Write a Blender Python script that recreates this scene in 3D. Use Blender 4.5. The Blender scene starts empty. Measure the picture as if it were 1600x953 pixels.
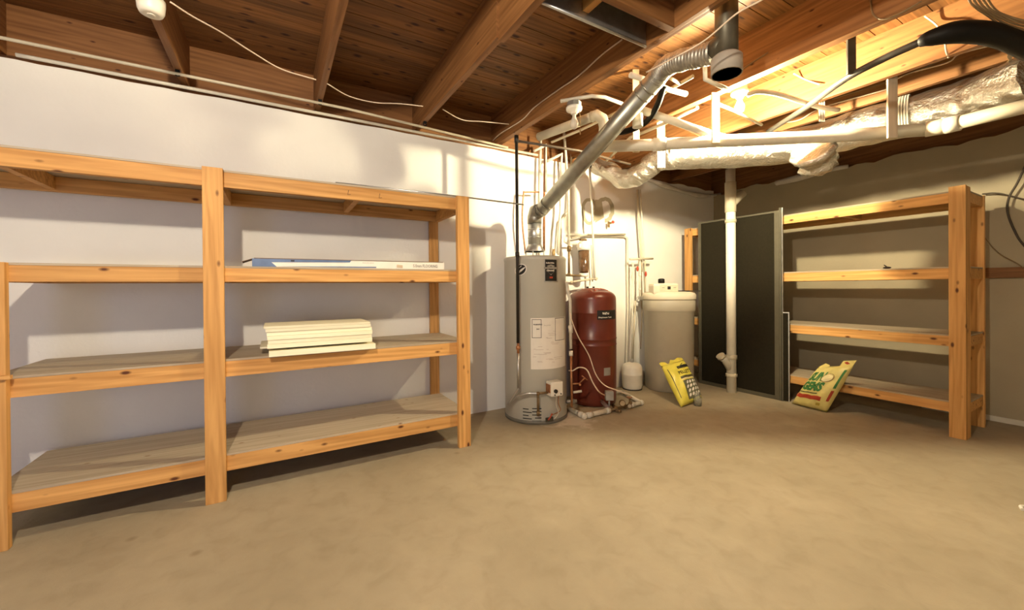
import bpy, bmesh, math, random
from mathutils import Vector, Matrix
random.seed(7)
S = bpy.context.scene
COL = S.collection

# ---------------------------------------------------------------- camera, world, exposure
F_PX, CX, CY = 630.0, 800.0, 451.5
def cam_axes(yaw=30.5, pitch=.27, roll=.45):
    y, p, r = (math.radians(a) for a in (yaw, pitch, roll))
    F = Vector((math.sin(y), math.cos(y), 0)); R = Vector((math.cos(y), -math.sin(y), 0)); D = Vector((0, 0, -1))
    F2 = F*math.cos(p) + D*math.sin(p); D2 = D*math.cos(p) - F*math.sin(p)
    R2 = R*math.cos(r) + D2*math.sin(r); D3 = D2*math.cos(r) - R*math.sin(r)
    return R2, D3, F2
CR, CD, CF = cam_axes()
EYE = Vector((0, 0, 1.2))
cd = bpy.data.cameras.new('camera'); cam = bpy.data.objects.new('camera', cd); COL.objects.link(cam)
m3 = Matrix((CR, -CD, -CF)).transposed()
cam.matrix_world = Matrix.Translation(EYE) @ m3.to_4x4()
cd.sensor_width = 36; cd.lens = F_PX/1600*36; cd.shift_y = -(476.5-CY)/1600; cd.clip_start = .02
S.camera = cam
w = bpy.data.worlds.new('world'); S.world = w; w.use_nodes = True
w.node_tree.nodes['Background'].inputs[0].default_value = (.50, .62, 1.0, 1)
w.node_tree.nodes['Background'].inputs[1].default_value = .03
S.view_settings.view_transform = 'Standard'; S.view_settings.look = 'None'
S.view_settings.gamma = 1; S.view_settings.use_curve_mapping = False
S.view_settings.exposure = 0.40
S.cycles.use_denoising = True
BULB_NEAR, BULB_FAR = 3000.0, 4900.0     # emission strengths of the two lit bulbs
COL_NEAR, COL_FAR = (1.0, .86, .665), (1.0, .86, .56)

# daylight entering through the opening behind and to the left of the viewer
dl = bpy.data.lights.new('daylight', 'AREA'); dl.shape = 'RECTANGLE'; dl.size = 2.0; dl.size_y = 2.0; dl.energy = 14; dl.color = (.45, .60, 1.0); dl.spread = math.radians(95)
do = bpy.data.objects.new('daylight', dl); COL.objects.link(do); do.location = (-1.9, -3.1, 1.15); do.rotation_euler = (math.radians(90), 0, math.radians(0))

# pixel of the photograph -> point of the room (used to read positions off the photograph)
def ray(x, y): return CF + CR*((x-CX)/F_PX) + CD*((y-CY)/F_PX)
def on(x, y, ax, v):
    d = ray(x, y); k = (v-EYE[ax])/d[ax]; return EYE + d*k
def fl(x, y, z=0.0): return on(x, y, 2, z)
def atd(x, y, d): return EYE + ray(x, y)*d
WY, WX = 3.49, 5.40            # inside faces of back wall and right wall
JZ, DZ = 2.60, 2.91            # joist bottoms, underside of the deck
def bw(x, y, off=.03): return on(x, y, 1, WY-off)

# ---------------------------------------------------------------- materials
def nt(name):
    m = bpy.data.materials.new(name); m.use_nodes = True
    n = m.node_tree; b = n.nodes['Principled BSDF']; return m, n, b
def link(n, a, b): n.links.new(a, b)
def node(n, t, **k):
    o = n.nodes.new(t)
    for a, v in k.items():
        if a.startswith('i_'): o.inputs[int(a[2:])].default_value = v
        else: setattr(o, a, v)
    return o
def ramp(n, stops):
    r = n.nodes.new('ShaderNodeValToRGB'); e = r.color_ramp.elements
    while len(e) < len(stops): e.new(.5)
    for q, (p, c) in zip(e, stops): q.position = p; q.color = (*c, 1)
    return r
def plain(name, col, rough=.5, metal=0, noise=.12, nscale=12, bump=0, bscale=60, spec=.5, transmission=0):
    m, n, b = nt(name)
    tc = node(n, 'ShaderNodeTexCoord')
    nz = node(n, 'ShaderNodeTexNoise'); nz.inputs['Scale'].default_value = nscale; nz.inputs['Detail'].default_value = 5
    link(n, tc.outputs['Object'], nz.inputs['Vector'])
    lo = tuple(c*(1-noise) for c in col); hi = tuple(min(1, c*(1+noise)) for c in col)
    r = ramp(n, [(.3, lo), (.7, hi)]); link(n, nz.outputs['Fac'], r.inputs[0]); link(n, r.outputs[0], b.inputs['Base Color'])
    b.inputs['Roughness'].default_value = rough; b.inputs['Metallic'].default_value = metal
    b.inputs['Specular IOR Level'].default_value = spec
    if transmission: b.inputs['Transmission Weight'].default_value = transmission
    if bump:
        n2 = node(n, 'ShaderNodeTexNoise'); n2.inputs['Scale'].default_value = bscale; n2.inputs['Detail'].default_value = 6
        link(n, tc.outputs['Object'], n2.inputs['Vector'])
        bp = node(n, 'ShaderNodeBump'); bp.inputs['Strength'].default_value = bump; bp.inputs['Distance'].default_value = .01
        link(n, n2.outputs['Fac'], bp.inputs['Height']); link(n, bp.outputs[0], b.inputs['Normal'])
    return m
def wood(name, dark, light, axis=0, knot=(.10, .03, .01), knots=1.0, rough=.62, planks=0, grain=1.0, voff=(0, 0, 0)):
    m, n, b = nt(name)
    tc = node(n, 'ShaderNodeTexCoord'); oi = node(n, 'ShaderNodeObjectInfo')
    sc = node(n, 'ShaderNodeVectorMath', operation='SCALE'); sc.inputs['Scale'].default_value = 37.0
    comb = node(n, 'ShaderNodeCombineXYZ'); 
    for i in range(3): link(n, oi.outputs['Random'], comb.inputs[i])
    link(n, comb.outputs[0], sc.inputs[0])
    add = node(n, 'ShaderNodeVectorMath', operation='ADD'); link(n, tc.outputs['Object'], add.inputs[0]); link(n, sc.outputs[0], add.inputs[1])
    vec = add.outputs[0]
    if planks:
        sep = node(n, 'ShaderNodeSeparateXYZ'); link(n, tc.outputs['Object'], sep.inputs[0])
        dv = node(n, 'ShaderNodeMath', operation='DIVIDE'); dv.inputs[1].default_value = planks; link(n, sep.outputs[1], dv.inputs[0])
        flo = node(n, 'ShaderNodeMath', operation='FLOOR'); link(n, dv.outputs[0], flo.inputs[0])
        wn = node(n, 'ShaderNodeTexWhiteNoise'); wn.noise_dimensions = '1D'; link(n, flo.outputs[0], wn.inputs['W'])
        s2 = node(n, 'ShaderNodeVectorMath', operation='SCALE'); s2.inputs['Scale'].default_value = 20; link(n, wn.outputs['Color'], s2.inputs[0])
        a2 = node(n, 'ShaderNodeVectorMath', operation='ADD'); link(n, vec, a2.inputs[0]); link(n, s2.outputs[0], a2.inputs[1]); vec = a2.outputs[0]
    mp = node(n, 'ShaderNodeMapping'); s = [16.0]*3; s[axis] = .8; mp.inputs['Scale'].default_value = s
    link(n, vec, mp.inputs[0])
    nz = node(n, 'ShaderNodeTexNoise'); nz.inputs['Scale'].default_value = 1.6*grain; nz.inputs['Detail'].default_value = 6; nz.inputs['Distortion'].default_value = 1.2
    link(n, mp.outputs[0], nz.inputs['Vector'])
    wv = node(n, 'ShaderNodeTexWave'); wv.wave_type = 'BANDS'; wv.bands_direction = 'DIAGONAL'; wv.inputs['Scale'].default_value = .9*grain; wv.inputs['Distortion'].default_value = 9; wv.inputs['Detail'].default_value = 3
    link(n, mp.outputs[0], wv.inputs['Vector'])
    mx = node(n, 'ShaderNodeMath', operation='MULTIPLY_ADD'); mx.inputs[1].default_value = .16; link(n, wv.outputs['Fac'], mx.inputs[0])
    hf = node(n, 'ShaderNodeMath', operation='MULTIPLY'); hf.inputs[1].default_value = .92; link(n, nz.outputs['Fac'], hf.inputs[0]); link(n, hf.outputs[0], mx.inputs[2])
    r = ramp(n, [(.25, dark), (.72, light)]); link(n, mx.outputs[0], r.inputs[0])
    col = r.outputs[0]
    # knots
    mk = node(n, 'ShaderNodeMapping'); s = [13.0]*3; s[axis] = 6.0; mk.inputs['Scale'].default_value = s; link(n, vec, mk.inputs[0])
    vo = node(n, 'ShaderNodeTexVoronoi'); vo.inputs['Scale'].default_value = 1.0; link(n, mk.outputs[0], vo.inputs['Vector'])
    kr = ramp(n, [(.07*knots, (1, 1, 1)), (.16*knots, (0, 0, 0))]); link(n, vo.outputs['Distance'], kr.inputs[0])
    km = node(n, 'ShaderNodeMix', data_type='RGBA'); link(n, kr.outputs[0], km.inputs['Factor']); link(n, col, km.inputs['A']); km.inputs['B'].default_value = (*knot, 1)
    col = km.outputs['Result']
    if planks:
        # tone of each plank
        hs = node(n, 'ShaderNodeHueSaturation'); mr = node(n, 'ShaderNodeMapRange'); mr.inputs[3].default_value = .72; mr.inputs[4].default_value = 1.2
        link(n, wn.outputs['Value'], mr.inputs[0]); link(n, mr.outputs[0], hs.inputs['Value']); link(n, col, hs.inputs['Color']); col = hs.outputs[0]
    else:
        hs = node(n, 'ShaderNodeHueSaturation'); mr = node(n, 'ShaderNodeMapRange'); mr.inputs[3].default_value = .88; mr.inputs[4].default_value = 1.1
        link(n, oi.outputs['Random'], mr.inputs[0]); link(n, mr.outputs[0], hs.inputs['Value']); link(n, col, hs.inputs['Color']); col = hs.outputs[0]
    link(n, col, b.inputs['Base Color']); b.inputs['Roughness'].default_value = rough; b.inputs['Specular IOR Level'].default_value = .3
    bp = node(n, 'ShaderNodeBump'); bp.inputs['Strength'].default_value = .25; bp.inputs['Distance'].default_value = .004
    link(n, mx.outputs[0], bp.inputs['Height']); link(n, bp.outputs[0], b.inputs['Normal'])
    return m
PD, PL = (.43, .20, .052), (.70, .385, .130)
pineX = wood('pine_x', PD, PL, 0); pineY = wood('pine_y', PD, PL, 1); pineZ = wood('pine_z', PD, PL, 2)
plyX = wood('plywood_x', (.36, .29, .20), (.50, .42, .31), 0, knots=.7, knot=(.25, .15, .08)); plyY = wood('plywood_y', (.34, .27, .18), (.48, .40, .29), 1, knots=.6, knot=(.25, .15, .08))
joistM = wood('joist_wood', (.15, .060, .017), (.29, .132, .045), 1, knots=.7, knot=(.06, .015, .005))
joistX = wood('joist_wood_x', (.15, .060, .017), (.29, .132, .045), 0, knots=.7, knot=(.06, .015, .005))
deckM = wood('deck_boards', (.11, .044, .011), (.27, .118, .036), 0, planks=.14, knots=1.5, knot=(.04, .010, .004), grain=1.1)
greyZ = wood('weathered_pine', (.40, .33, .24), (.58, .50, .38), 2, knots=.5, knot=(.25, .15, .08))
greyX = wood('aged_strip_wood', (.40, .30, .20), (.60, .48, .34), 0, knots=.5, knot=(.25, .15, .08))
boardM = wood('fibreboard_edge', (.80, .74, .52), (.92, .87, .66), 0, knots=.1)
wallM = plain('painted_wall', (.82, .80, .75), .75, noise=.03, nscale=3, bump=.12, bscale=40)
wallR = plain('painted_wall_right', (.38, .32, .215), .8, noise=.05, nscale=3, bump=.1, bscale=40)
whitePVC = plain('white_pvc', (.66, .62, .52), .35, noise=.06, nscale=15)
creamPVC = plain('cream_pvc', (.56, .50, .37), .4, noise=.08, nscale=10)
copper = plain('copper', (.45, .21, .10), .4, metal=.7, noise=.3, nscale=30)
oldcopper = plain('tarnished_copper', (.20, .13, .06), .5, metal=.5, noise=.3, nscale=30)
brass = plain('brass', (.40, .27, .12), .4, metal=.7, noise=.3, nscale=40)
galv = plain('galvanised_steel', (.52, .52, .50), .36, metal=.85, noise=.12, nscale=20)
flueM = plain('weathered_flue_steel', (.36, .35, .30), .38, metal=.8, noise=.15, nscale=14)
blackpipe = plain('black_iron', (.016, .013, .010), .45, noise=.3)
blackrub = plain('black_rubber', (.006, .005, .004), .55, noise=.3, spec=.2)
darksteel = plain('dark_sheet_steel', (.10, .09, .065), .45, metal=.6, noise=.25)
heaterM = plain('heater_grey_enamel', (.50, .49, .43), .35, noise=.03, nscale=4)
heaterDark = plain('heater_dark_base', (.16, .15, .12), .5)
redM = plain('red_tank_paint', (.15, .028, .015), .32, noise=.15, nscale=6)
softM = plain('softener_beige', (.40, .36, .28), .45, noise=.03)
softLid = plain('softener_lid', (.66, .59, .46), .45, noise=.03)
whiteEn = plain('white_enamel', (.80, .76, .66), .35, noise=.05)
whiteP = plain('white_paper', (.82, .78, .70), .6, noise=.04)
blackP = plain('black_ink', (.012, .011, .010), .5)
greyInk = plain('grey_ink', (.30, .28, .24), .6)
redInk = plain('red_ink', (.42, .05, .02), .6)
greenInk = plain('green_ink', (.05, .20, .05), .6)
yellowM = plain('yellow_bag_film', (.80, .70, .10), .35, noise=.08, nscale=14, bump=.5, bscale=16)
paleYellow = plain('pale_yellow_bag_film', (.72, .62, .22), .35, noise=.1, nscale=14, bump=.5, bscale=14)
romex = plain('cream_cable', (.70, .56, .42), .5)
wireY = plain('tan_cable', (.20, .13, .06), .5)
meshM = plain('black_insect_screen', (.016, .013, .007), .9, noise=.15, nscale=50, spec=.15)
alu = plain('dull_aluminium', (.10, .09, .062), .5, metal=.25, noise=.1)
filterM = plain('smoky_filter_bowl', (.11, .06, .03), .2, noise=.4, nscale=30)
concrete, nC, bC = nt('concrete_floor')
def mk_concrete():
    n, b = nC, bC
    tc = node(n, 'ShaderNodeTexCoord')
    a = node(n, 'ShaderNodeTexNoise'); a.inputs['Scale'].default_value = .9; a.inputs['Detail'].default_value = 8; a.inputs['Roughness'].default_value = .62
    c = node(n, 'ShaderNodeTexNoise'); c.inputs['Scale'].default_value = 9; c.inputs['Detail'].default_value = 8; c.inputs['Distortion'].default_value = .6
    d = node(n, 'ShaderNodeTexNoise'); d.inputs['Scale'].default_value = 160; d.inputs['Detail'].default_value = 3
    for q in (a, c, d): link(n, tc.outputs['Object'], q.inputs['Vector'])
    r1 = ramp(n, [(.32, (.32, .265, .18)), (.5, (.37, .31, .215)), (.68, (.43, .365, .26))]); link(n, a.outputs['Fac'], r1.inputs[0])
    r2 = ramp(n, [(.30, (.86, .85, .82)), (.48, (.98, .98, .98)), (.75, (1.05, 1.05, 1.03))]); link(n, c.outputs['Fac'], r2.inputs[0])
    mx = node(n, 'ShaderNodeMix', data_type='RGBA', blend_type='MULTIPLY'); mx.inputs['Factor'].default_value = .7
    link(n, r1.outputs[0], mx.inputs['A']); link(n, r2.outputs[0], mx.inputs['B'])
    # small dark stains and pale chips
    v = node(n, 'ShaderNodeTexVoronoi'); v.inputs['Scale'].default_value = 2.3; v.inputs['Randomness'].default_value = 1; link(n, tc.outputs['Object'], v.inputs['Vector'])
    vr = ramp(n, [(.02, (.55, .5, .44)), (.07, (1, 1, 1))]); link(n, v.outputs['Distance'], vr.inputs[0])
    m2 = node(n, 'ShaderNodeMix', data_type='RGBA', blend_type='MULTIPLY'); m2.inputs['Factor'].default_value = .6
    link(n, mx.outputs['Result'], m2.inputs['A']); link(n, vr.outputs[0], m2.inputs['B'])
    # chalky spill in front of the water heater
    sp = node(n, 'ShaderNodeVectorMath', operation='DISTANCE'); sp.inputs[1].default_value = tuple(fl(885, 668)-Vector((1.1, .145, 0)))
    ms = node(n, 'ShaderNodeMapping'); link(n, tc.outputs['Object'], sp.inputs[0])
    wb = node(n, 'ShaderNodeMath', operation='MULTIPLY_ADD'); wb.inputs[1].default_value = .55; link(n, c.outputs['Fac'], wb.inputs[0]); link(n, sp.outputs['Value'], wb.inputs[2])
    sr = ramp(n, [(.40, (1, 1, 1)), (.56, (0, 0, 0))]); link(n, wb.outputs[0], sr.inputs[0])
    m3_ = node(n, 'ShaderNodeMix', data_type='RGBA'); link(n, sr.outputs[0], m3_.inputs['Factor']); link(n, m2.outputs['Result'], m3_.inputs['A']); m3_.inputs['B'].default_value = (.62, .55, .44, 1)
    link(n, m3_.outputs['Result'], b.inputs['Base Color']); b.inputs['Roughness'].default_value = .72; b.inputs['Specular IOR Level'].default_value = .3
    bp = node(n, 'ShaderNodeBump'); bp.inputs['Strength'].default_value = .2; bp.inputs['Distance'].default_value = .004
    link(n, d.outputs['Fac'], bp.inputs['Height'])
    b2 = node(n, 'ShaderNodeBump'); b2.inputs['Strength'].default_value = .25; b2.inputs['Distance'].default_value = .02
    link(n, c.outputs['Fac'], b2.inputs['Height']); link(n, bp.outputs[0], b2.inputs['Normal']); link(n, b2.outputs[0], b.inputs['Normal'])
mk_concrete()
def mk_foil(name, col, sc, st):
    m, n, b = nt(name)
    tc = node(n, 'ShaderNodeTexCoord')
    v = node(n, 'ShaderNodeTexNoise'); v.inputs['Scale'].default_value = sc; v.inputs['Detail'].default_value = 7; v.inputs['Distortion'].default_value = 1.5; v.inputs['Roughness'].default_value = .6
    link(n, tc.outputs['Object'], v.inputs['Vector'])
    bp = node(n, 'ShaderNodeBump'); bp.inputs['Strength'].default_value = st; bp.inputs['Distance'].default_value = .02; link(n, v.outputs['Fac'], bp.inputs['Height'])
    link(n, bp.outputs[0], b.inputs['Normal']); b.inputs['Base Color'].default_value = (*col, 1)
    b.inputs['Metallic'].default_value = .95; b.inputs['Roughness'].default_value = .27
    return m
foil = mk_foil('foil_jacket', (.70, .67, .60), 30, .55)
glassM, nG, bG = nt('clear_glass'); bG.inputs['Transmission Weight'].default_value = .9; bG.inputs['Roughness'].default_value = .05; bG.inputs['Base Color'].default_value = (.9, .92, .88, 1)
def emis(name, col, st):
    m, n, b = nt(name); b.inputs['Emission Color'].default_value = (*col, 1); b.inputs['Emission Strength'].default_value = st
    b.inputs['Base Color'].default_value = (.9, .85, .75, 1); return m
bulbFarM = emis('lit_bulb_far', COL_FAR, BULB_FAR); bulbNearM = emis('lit_bulb_near', COL_NEAR, BULB_NEAR)

# ---------------------------------------------------------------- mesh helpers
class MB:
    def __init__(s): s.bm = bmesh.new()
    def box(s, lo, hi, bev=0, mat=None):
        lo = Vector(lo); hi = Vector(hi); c = (lo+hi)/2; d = hi-lo
        t = bmesh.new(); bmesh.ops.create_cube(t, size=1)
        bmesh.ops.scale(t, vec=d, verts=t.verts)
        if bev: bmesh.ops.bevel(t, geom=t.edges[:], offset=bev, segments=2, affect='EDGES', profile=.6)
        bmesh.ops.translate(t, vec=c, verts=t.verts)
        if mat: bmesh.ops.transform(t, matrix=mat, verts=t.verts)
        return s.join(t)
    def obox(s, c, ax, ay, az, size, bev=0):
        # box with given axes
        M = Matrix((ax, ay, az)).transposed().to_4x4(); M.translation = Vector(c)
        h = Vector(size)/2
        return s.box(-h, h, bev, M)
    def join(s, t):
        me = bpy.data.meshes.new('t'); t.to_mesh(me); s.bm.from_mesh(me); t.free(); bpy.data.meshes.remove(me); return s
    def tube(s, pts, r, seg=12, caps=True, smooth=0, flat=None):
        pts = [Vector(p) for p in pts]
        if smooth: pts = spline(pts, smooth)
        rs = r if callable(r) else (lambda t: r)
        n = len(pts); rings = []; bm = s.bm
        T0 = (pts[1]-pts[0]).normalized(); U = T0.orthogonal().normalized()
        if flat: U = (Vector(flat) - T0*T0.dot(Vector(flat))).normalized()
        for i, p in enumerate(pts):
            a = (pts[i]-pts[i-1]).normalized() if i else T0
            b = (pts[i+1]-pts[i]).normalized() if i < n-1 else a
            T = (a+b)
            T = T.normalized() if T.length > 1e-6 else a
            U = (U - T*T.dot(U)).normalized(); V = T.cross(U)
            k = 1/max(.5, math.cos(a.angle(b)/2)) if i and i < n-1 else 1
            rr = rs(i/(n-1))
            ring = []
            for j in range(seg):
                an = 2*math.pi*j/seg
                ring.append(bm.verts.new(p + U*math.cos(an)*rr + V*math.sin(an)*rr))
            rings.append(ring)
        for i in range(n-1):
            for j in range(seg):
                f = bm.faces.new((rings[i][j], rings[i][(j+1) % seg], rings[i+1][(j+1) % seg], rings[i+1][j])); f.smooth = True
        if caps:
            bm.faces.new(rings[0][::-1]); bm.faces.new(rings[-1])
        return s
    def cyl(s, p0, p1, r, seg=16): return s.tube([p0, p1], r, seg)
    def lathe(s, c, prof, seg=40, sx=1, sy=1, rot=0, sup=2.0, smooth=True):
        bm = s.bm; c = Vector(c); rings = []
        for (r, z) in prof:
            ring = []
            for j in range(seg):
                a = 2*math.pi*j/seg; ca, sa = math.cos(a), math.sin(a)
                if sup != 2.0:
                    q = (abs(ca)**sup+abs(sa)**sup)**(-1/sup)
                else: q = 1
                x, y = r*ca*q*sx, r*sa*q*sy
                ring.append(bm.verts.new(c + Vector((x*math.cos(rot)-y*math.sin(rot), x*math.sin(rot)+y*math.cos(rot), z))))
            rings.append(ring)
        for i in range(len(rings)-1):
            for j in range(seg):
                f = bm.faces.new((rings[i][j], rings[i][(j+1) % seg], rings[i+1][(j+1) % seg], rings[i+1][j])); f.smooth = smooth
        bm.faces.new(rings[0][::-1]); bm.faces.new(rings[-1])
        return s
    def sphere(s, c, r, sc=(1, 1, 1)):
        t = bmesh.new(); bmesh.ops.create_uvsphere(t, u_segments=16, v_segments=10, radius=r)
        for f in t.faces: f.smooth = True
        bmesh.ops.scale(t, vec=sc, verts=t.verts); bmesh.ops.translate(t, vec=c, verts=t.verts); return s.join(t)
    def poly(s, pts, thick=None):
        vs = [s.bm.verts.new(p) for p in pts]; f = s.bm.faces.new(vs)
        if thick is not None:
            r = bmesh.ops.extrude_face_region(s.bm, geom=[f]); bmesh.ops.translate(s.bm, vec=thick, verts=[v for v in r['geom'] if isinstance(v, bmesh.types.BMVert)])
        return s
    def build(s, name, mat, parent=None, kind=None, label=None):
        bmesh.ops.recalc_face_normals(s.bm, faces=s.bm.faces)
        off = Vector((0, 0, 0))
        if parent is None:
            vs = [v.co for v in s.bm.verts]
            lo = Vector([min(v[i] for v in vs) for i in range(3)]); hi = Vector([max(v[i] for v in vs) for i in range(3)])
            off = Vector(((lo.x+hi.x)/2, (lo.y+hi.y)/2, lo.z))
            bmesh.ops.translate(s.bm, vec=-off, verts=s.bm.verts)
        else:
            p = parent
            while p: off += p.location; p = p.parent
            bmesh.ops.translate(s.bm, vec=-off, verts=s.bm.verts); 
        me = bpy.data.meshes.new(name); s.bm.to_mesh(me); s.bm.free(); me.materials.append(mat)
        o = bpy.data.objects.new(name, me); COL.objects.link(o)
        if parent is None: o.location = off
        else: o.parent = parent
        if kind: o['kind'] = kind
        if label: o['label'] = label
        return o
def spline(P, n):
    out = []; P = [P[0]*2-P[1]] + list(P) + [P[-1]*2-P[-2]]
    for i in range(1, len(P)-2):
        for k in range(n):
            t = k/n; a, b, c, d = P[i-1:i+3]
            out.append(.5*((2*b)+(c-a)*t+(2*a-5*b+4*c-d)*t*t+(3*b-a-3*c+d)*t**3))
    out.append(P[-2]); return out
def thing(name, label, cat, loc, group=None):
    o = bpy.data.objects.new(name, None); COL.objects.link(o); o.location = loc; o.empty_display_size = .1
    o['label'] = label; o['category'] = cat
    if group: o['group'] = group
    return o
def tag(o, label, cat, group=None, kind=None):
    o['label'] = label; o['category'] = cat
    if group: o['group'] = group
    if kind: o['kind'] = kind
    return o
def text_mesh(body, size, fn, name, mat, parent, label=None, bold=.0, width=None, sub=0):
    """flat lettering mapped onto a surface by fn(u, v) -> point; u, v run from the text's lower left in metres"""
    cu = bpy.data.curves.new('t', 'FONT'); cu.body = body; cu.size = size; cu.offset = bold; cu.resolution_u = 2
    ob = bpy.data.objects.new('t', cu); COL.objects.link(ob); bpy.context.view_layer.update()
    me = bpy.data.meshes.new_from_object(ob.evaluated_get(bpy.context.evaluated_depsgraph_get()))
    bpy.data.objects.remove(ob); bpy.data.curves.remove(cu)
    s = MB(); s.bm.from_mesh(me); bpy.data.meshes.remove(me)
    xs = [v.co.x for v in s.bm.verts]; k = width/(max(xs)-min(xs)) if width else 1
    for _ in range(sub):
        bmesh.ops.subdivide_edges(s.bm, edges=[e for e in s.bm.edges if e.calc_length() > .02], cuts=1)
    for v in s.bm.verts: v.co = fn((v.co.x-min(xs))*k, v.co.y)
    return s.build(name, mat, parent, label=label)

# ---------------------------------------------------------------- room shell
MB().box((-3.2, -3.2, -.1), (WX+.3, WY+.3, 0)).build('floor', concrete, kind='structure')
# back wall: painted panel with ragged upper lip
def ragged(x0, x1, fixed, z0, z1, along, thick, amp, mat, name, amp_from=None):
    s = MB(); n = 90; top = []
    for i in range(n+1):
        t = i/n; x = x0+(x1-x0)*t
        a = amp if (amp_from is None or x > amp_from) else .002
        top.append((x, z1 + a*(math.sin(i*1.7)+math.sin(i*.61+1)+random.uniform(-.6, .6))))
    def P(x, z, o): return Vector((x, fixed+o, z)) if along == 0 else Vector((fixed+o, x, z))
    f0 = [s.bm.verts.new(P(x, z, 0)) for x, z in top]; b0 = [s.bm.verts.new(P(x, z0, 0)) for x, z in top]
    f1 = [s.bm.verts.new(P(x, z, thick)) for x, z in top]; b1 = [s.bm.verts.new(P(x, z0, thick)) for x, z in top]
    for i in range(n):
        s.bm.faces.new((b0[i], b0[i+1], f0[i+1], f0[i])); s.bm.faces.new((f0[i], f0[i+1], f1[i+1], f1[i])); s.bm.faces.new((b1[i], f1[i], f1[i+1], b1[i+1]))
    s.bm.faces.new((b0[0], f0[0], f1[0], b1[0])); s.bm.faces.new((b0[n], b1[n], f1[n], f0[n]))
    return s.build(name, mat, kind='structure')
ragged(-3.2, WX, WY, 0, 2.545, 0, .10, .007, wallM, 'wall_back', 3.9)
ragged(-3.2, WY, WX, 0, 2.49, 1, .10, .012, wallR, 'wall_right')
MB().box((-3.3, -3.2, 0), (-3.2, WY+.1, 2.9)).build('wall_left', wallM, kind='structure')
MB().box((-3.3, -3.3, 0), (-2.9, -3.2, 2.9)).box((-.9, -3.3, 0), (WX+.1, -3.2, 2.9)).box((-2.9, -3.3, 2.15), (-.9, -3.2, 2.9)).build('wall_front', wallM, kind='structure')
# framing on top of the foundation: sill and band board
MB().box((-3.2, WY+.10, 2.40), (WX+.25, WY+.14, DZ)).build('trim_1', joistX, kind='structure')
MB().box((WX+.10, -3.2, 2.35), (WX+.14, WY+.1, DZ)).build('trim_2', joistM, kind='structure')
# deck above the joists, real boards with narrow gaps
s = MB(); y = -3.22
while y < WY+.14:
    s.box((-3.2, y+.0025, DZ), (WX+.14, y+.1375, DZ+.035)); y += .14
s.box((-3.2, -3.2, DZ+.04), (WX+.14, WY+.14, DZ+.06))
dk = s.build('ceiling', deckM, kind='structure')
# floor-to-wall moulding strip seen at the foot of the right wall
MB().box((WX-.012, -3.2, 0), (WX, 1.35, .045)).build('baseboard_right', whitePVC, kind='structure')

# ---------------------------------------------------------------- joists
jl = [(-1.40, .042, 'dark floor joist at the upper left, nearest the left edge of the view'),
      (-.538, .040, 'floor joist beside the white smoke alarm above the left shelves'),
      (.284, .040, 'narrow floor joist crossing above the middle of the left wall'),
      (1.084, .042, 'floor joist with a split side above the right end of the left shelves'),
      (1.885, .060, 'doubled joist with a cable stapled along it, left of the flue'),
      (2.775, .065, 'deep joist with a yellow-lit underside beside the glowing bulb'),
      (3.578, .042, 'reddish floor joist just right of the glowing bulb'),
      (3.980, .042, 'orange-lit floor joist above the foil duct'),
      (4.60, .042, 'floor joist in shadow behind the foil duct')]
for x, wd, lab in jl:
    s = MB()
    if abs(x-1.084) < .01:      # repaired joist with an offset splice
        s.box((x, 1.99, JZ), (x+wd, WY+.10, DZ), .002); s.box((x+.014, -3.2, JZ-.012), (x+wd+.016, 2.00, DZ), .002)
    elif abs(x-1.885) < .01:
        s.box((x, -3.2, JZ), (x+.0295, WY+.10, DZ), .002); s.box((x+.0305, -3.2, JZ+.004), (x+.06, WY+.10, DZ), .002)
    else:
        s.box((x, -3.2, JZ), (x+wd, WY+.10, DZ), .002)
    tag(s.build('floor_joist', joistM), lab, 'joist', 'floor joists overhead')
# header across the opening, sheet metal pan and a block
tag(MB().box((1.16, 1.44, JZ), (1.885, 1.48, DZ)).build('header_joist', joistX), 'short header joist crossing between two joists at the top centre', 'joist')
t = thing('duct_pan', 'dark sheet metal duct pan tucked between joists at the top centre', 'duct', (1.5, 1.6, 2.70))
MB().box((1.145, 1.485, 2.79), (1.882, 1.70, 2.80)).build('pan', darksteel, t)
MB().box((1.145, 1.63, 2.60), (1.882, 1.642, 2.80)).build('side', galv, t)
MB().tube([(1.145, 1.634, 2.60), (1.882, 1.634, 2.60)], .009, 10).build('rolled_lip', galv, t)
tag(MB().box((1.40, 1.50, 2.64), (1.44, 1.628, 2.73)).build('wood_block', pineY), 'small pale wood block wedged under the dark duct pan', 'wood block')

# ---------------------------------------------------------------- pipes along the head of the back wall
s = MB().tube([Vector((-3.0, 3.30, 2.581)), Vector((-1.28, 3.30, 2.578)), Vector((.5, 3.30, 2.575)), Vector((1.98, 3.42, 2.565))], .0095, 10)
tag(s.build('water_pipe', creamPVC), 'long thin cream pipe strapped under the joists along the left wall', 'pipe')
s = MB().tube([Vector((-1.27, 3.45, 2.560)), Vector((-1.2, 3.45, 2.560)), Vector((2.35, 3.45, 2.558))], .011, 10)
tag(s.build('water_pipe', whitePVC), 'thin white pipe lying along the top edge of the left wall', 'pipe')
for x, lab in ((-.52, 'black pipe strap under the joist beside the smoke alarm'), (.304, 'black pipe strap under the narrow middle joist'), (1.105, 'black pipe strap under the split joist')):
    s = MB().tube([Vector((x+.014*math.cos(a), 3.30+0*a, 2.578+.014*math.sin(a))) for a in [math.radians(k) for k in range(160, 390, 23)]], .004, 6)
    s.box((x-.012, 3.288, 2.585), (x+.012, 3.312, 2.601))
    tag(s.build('pipe_strap', blackrub), lab, 'pipe strap', 'black straps on the long pipe')

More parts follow.
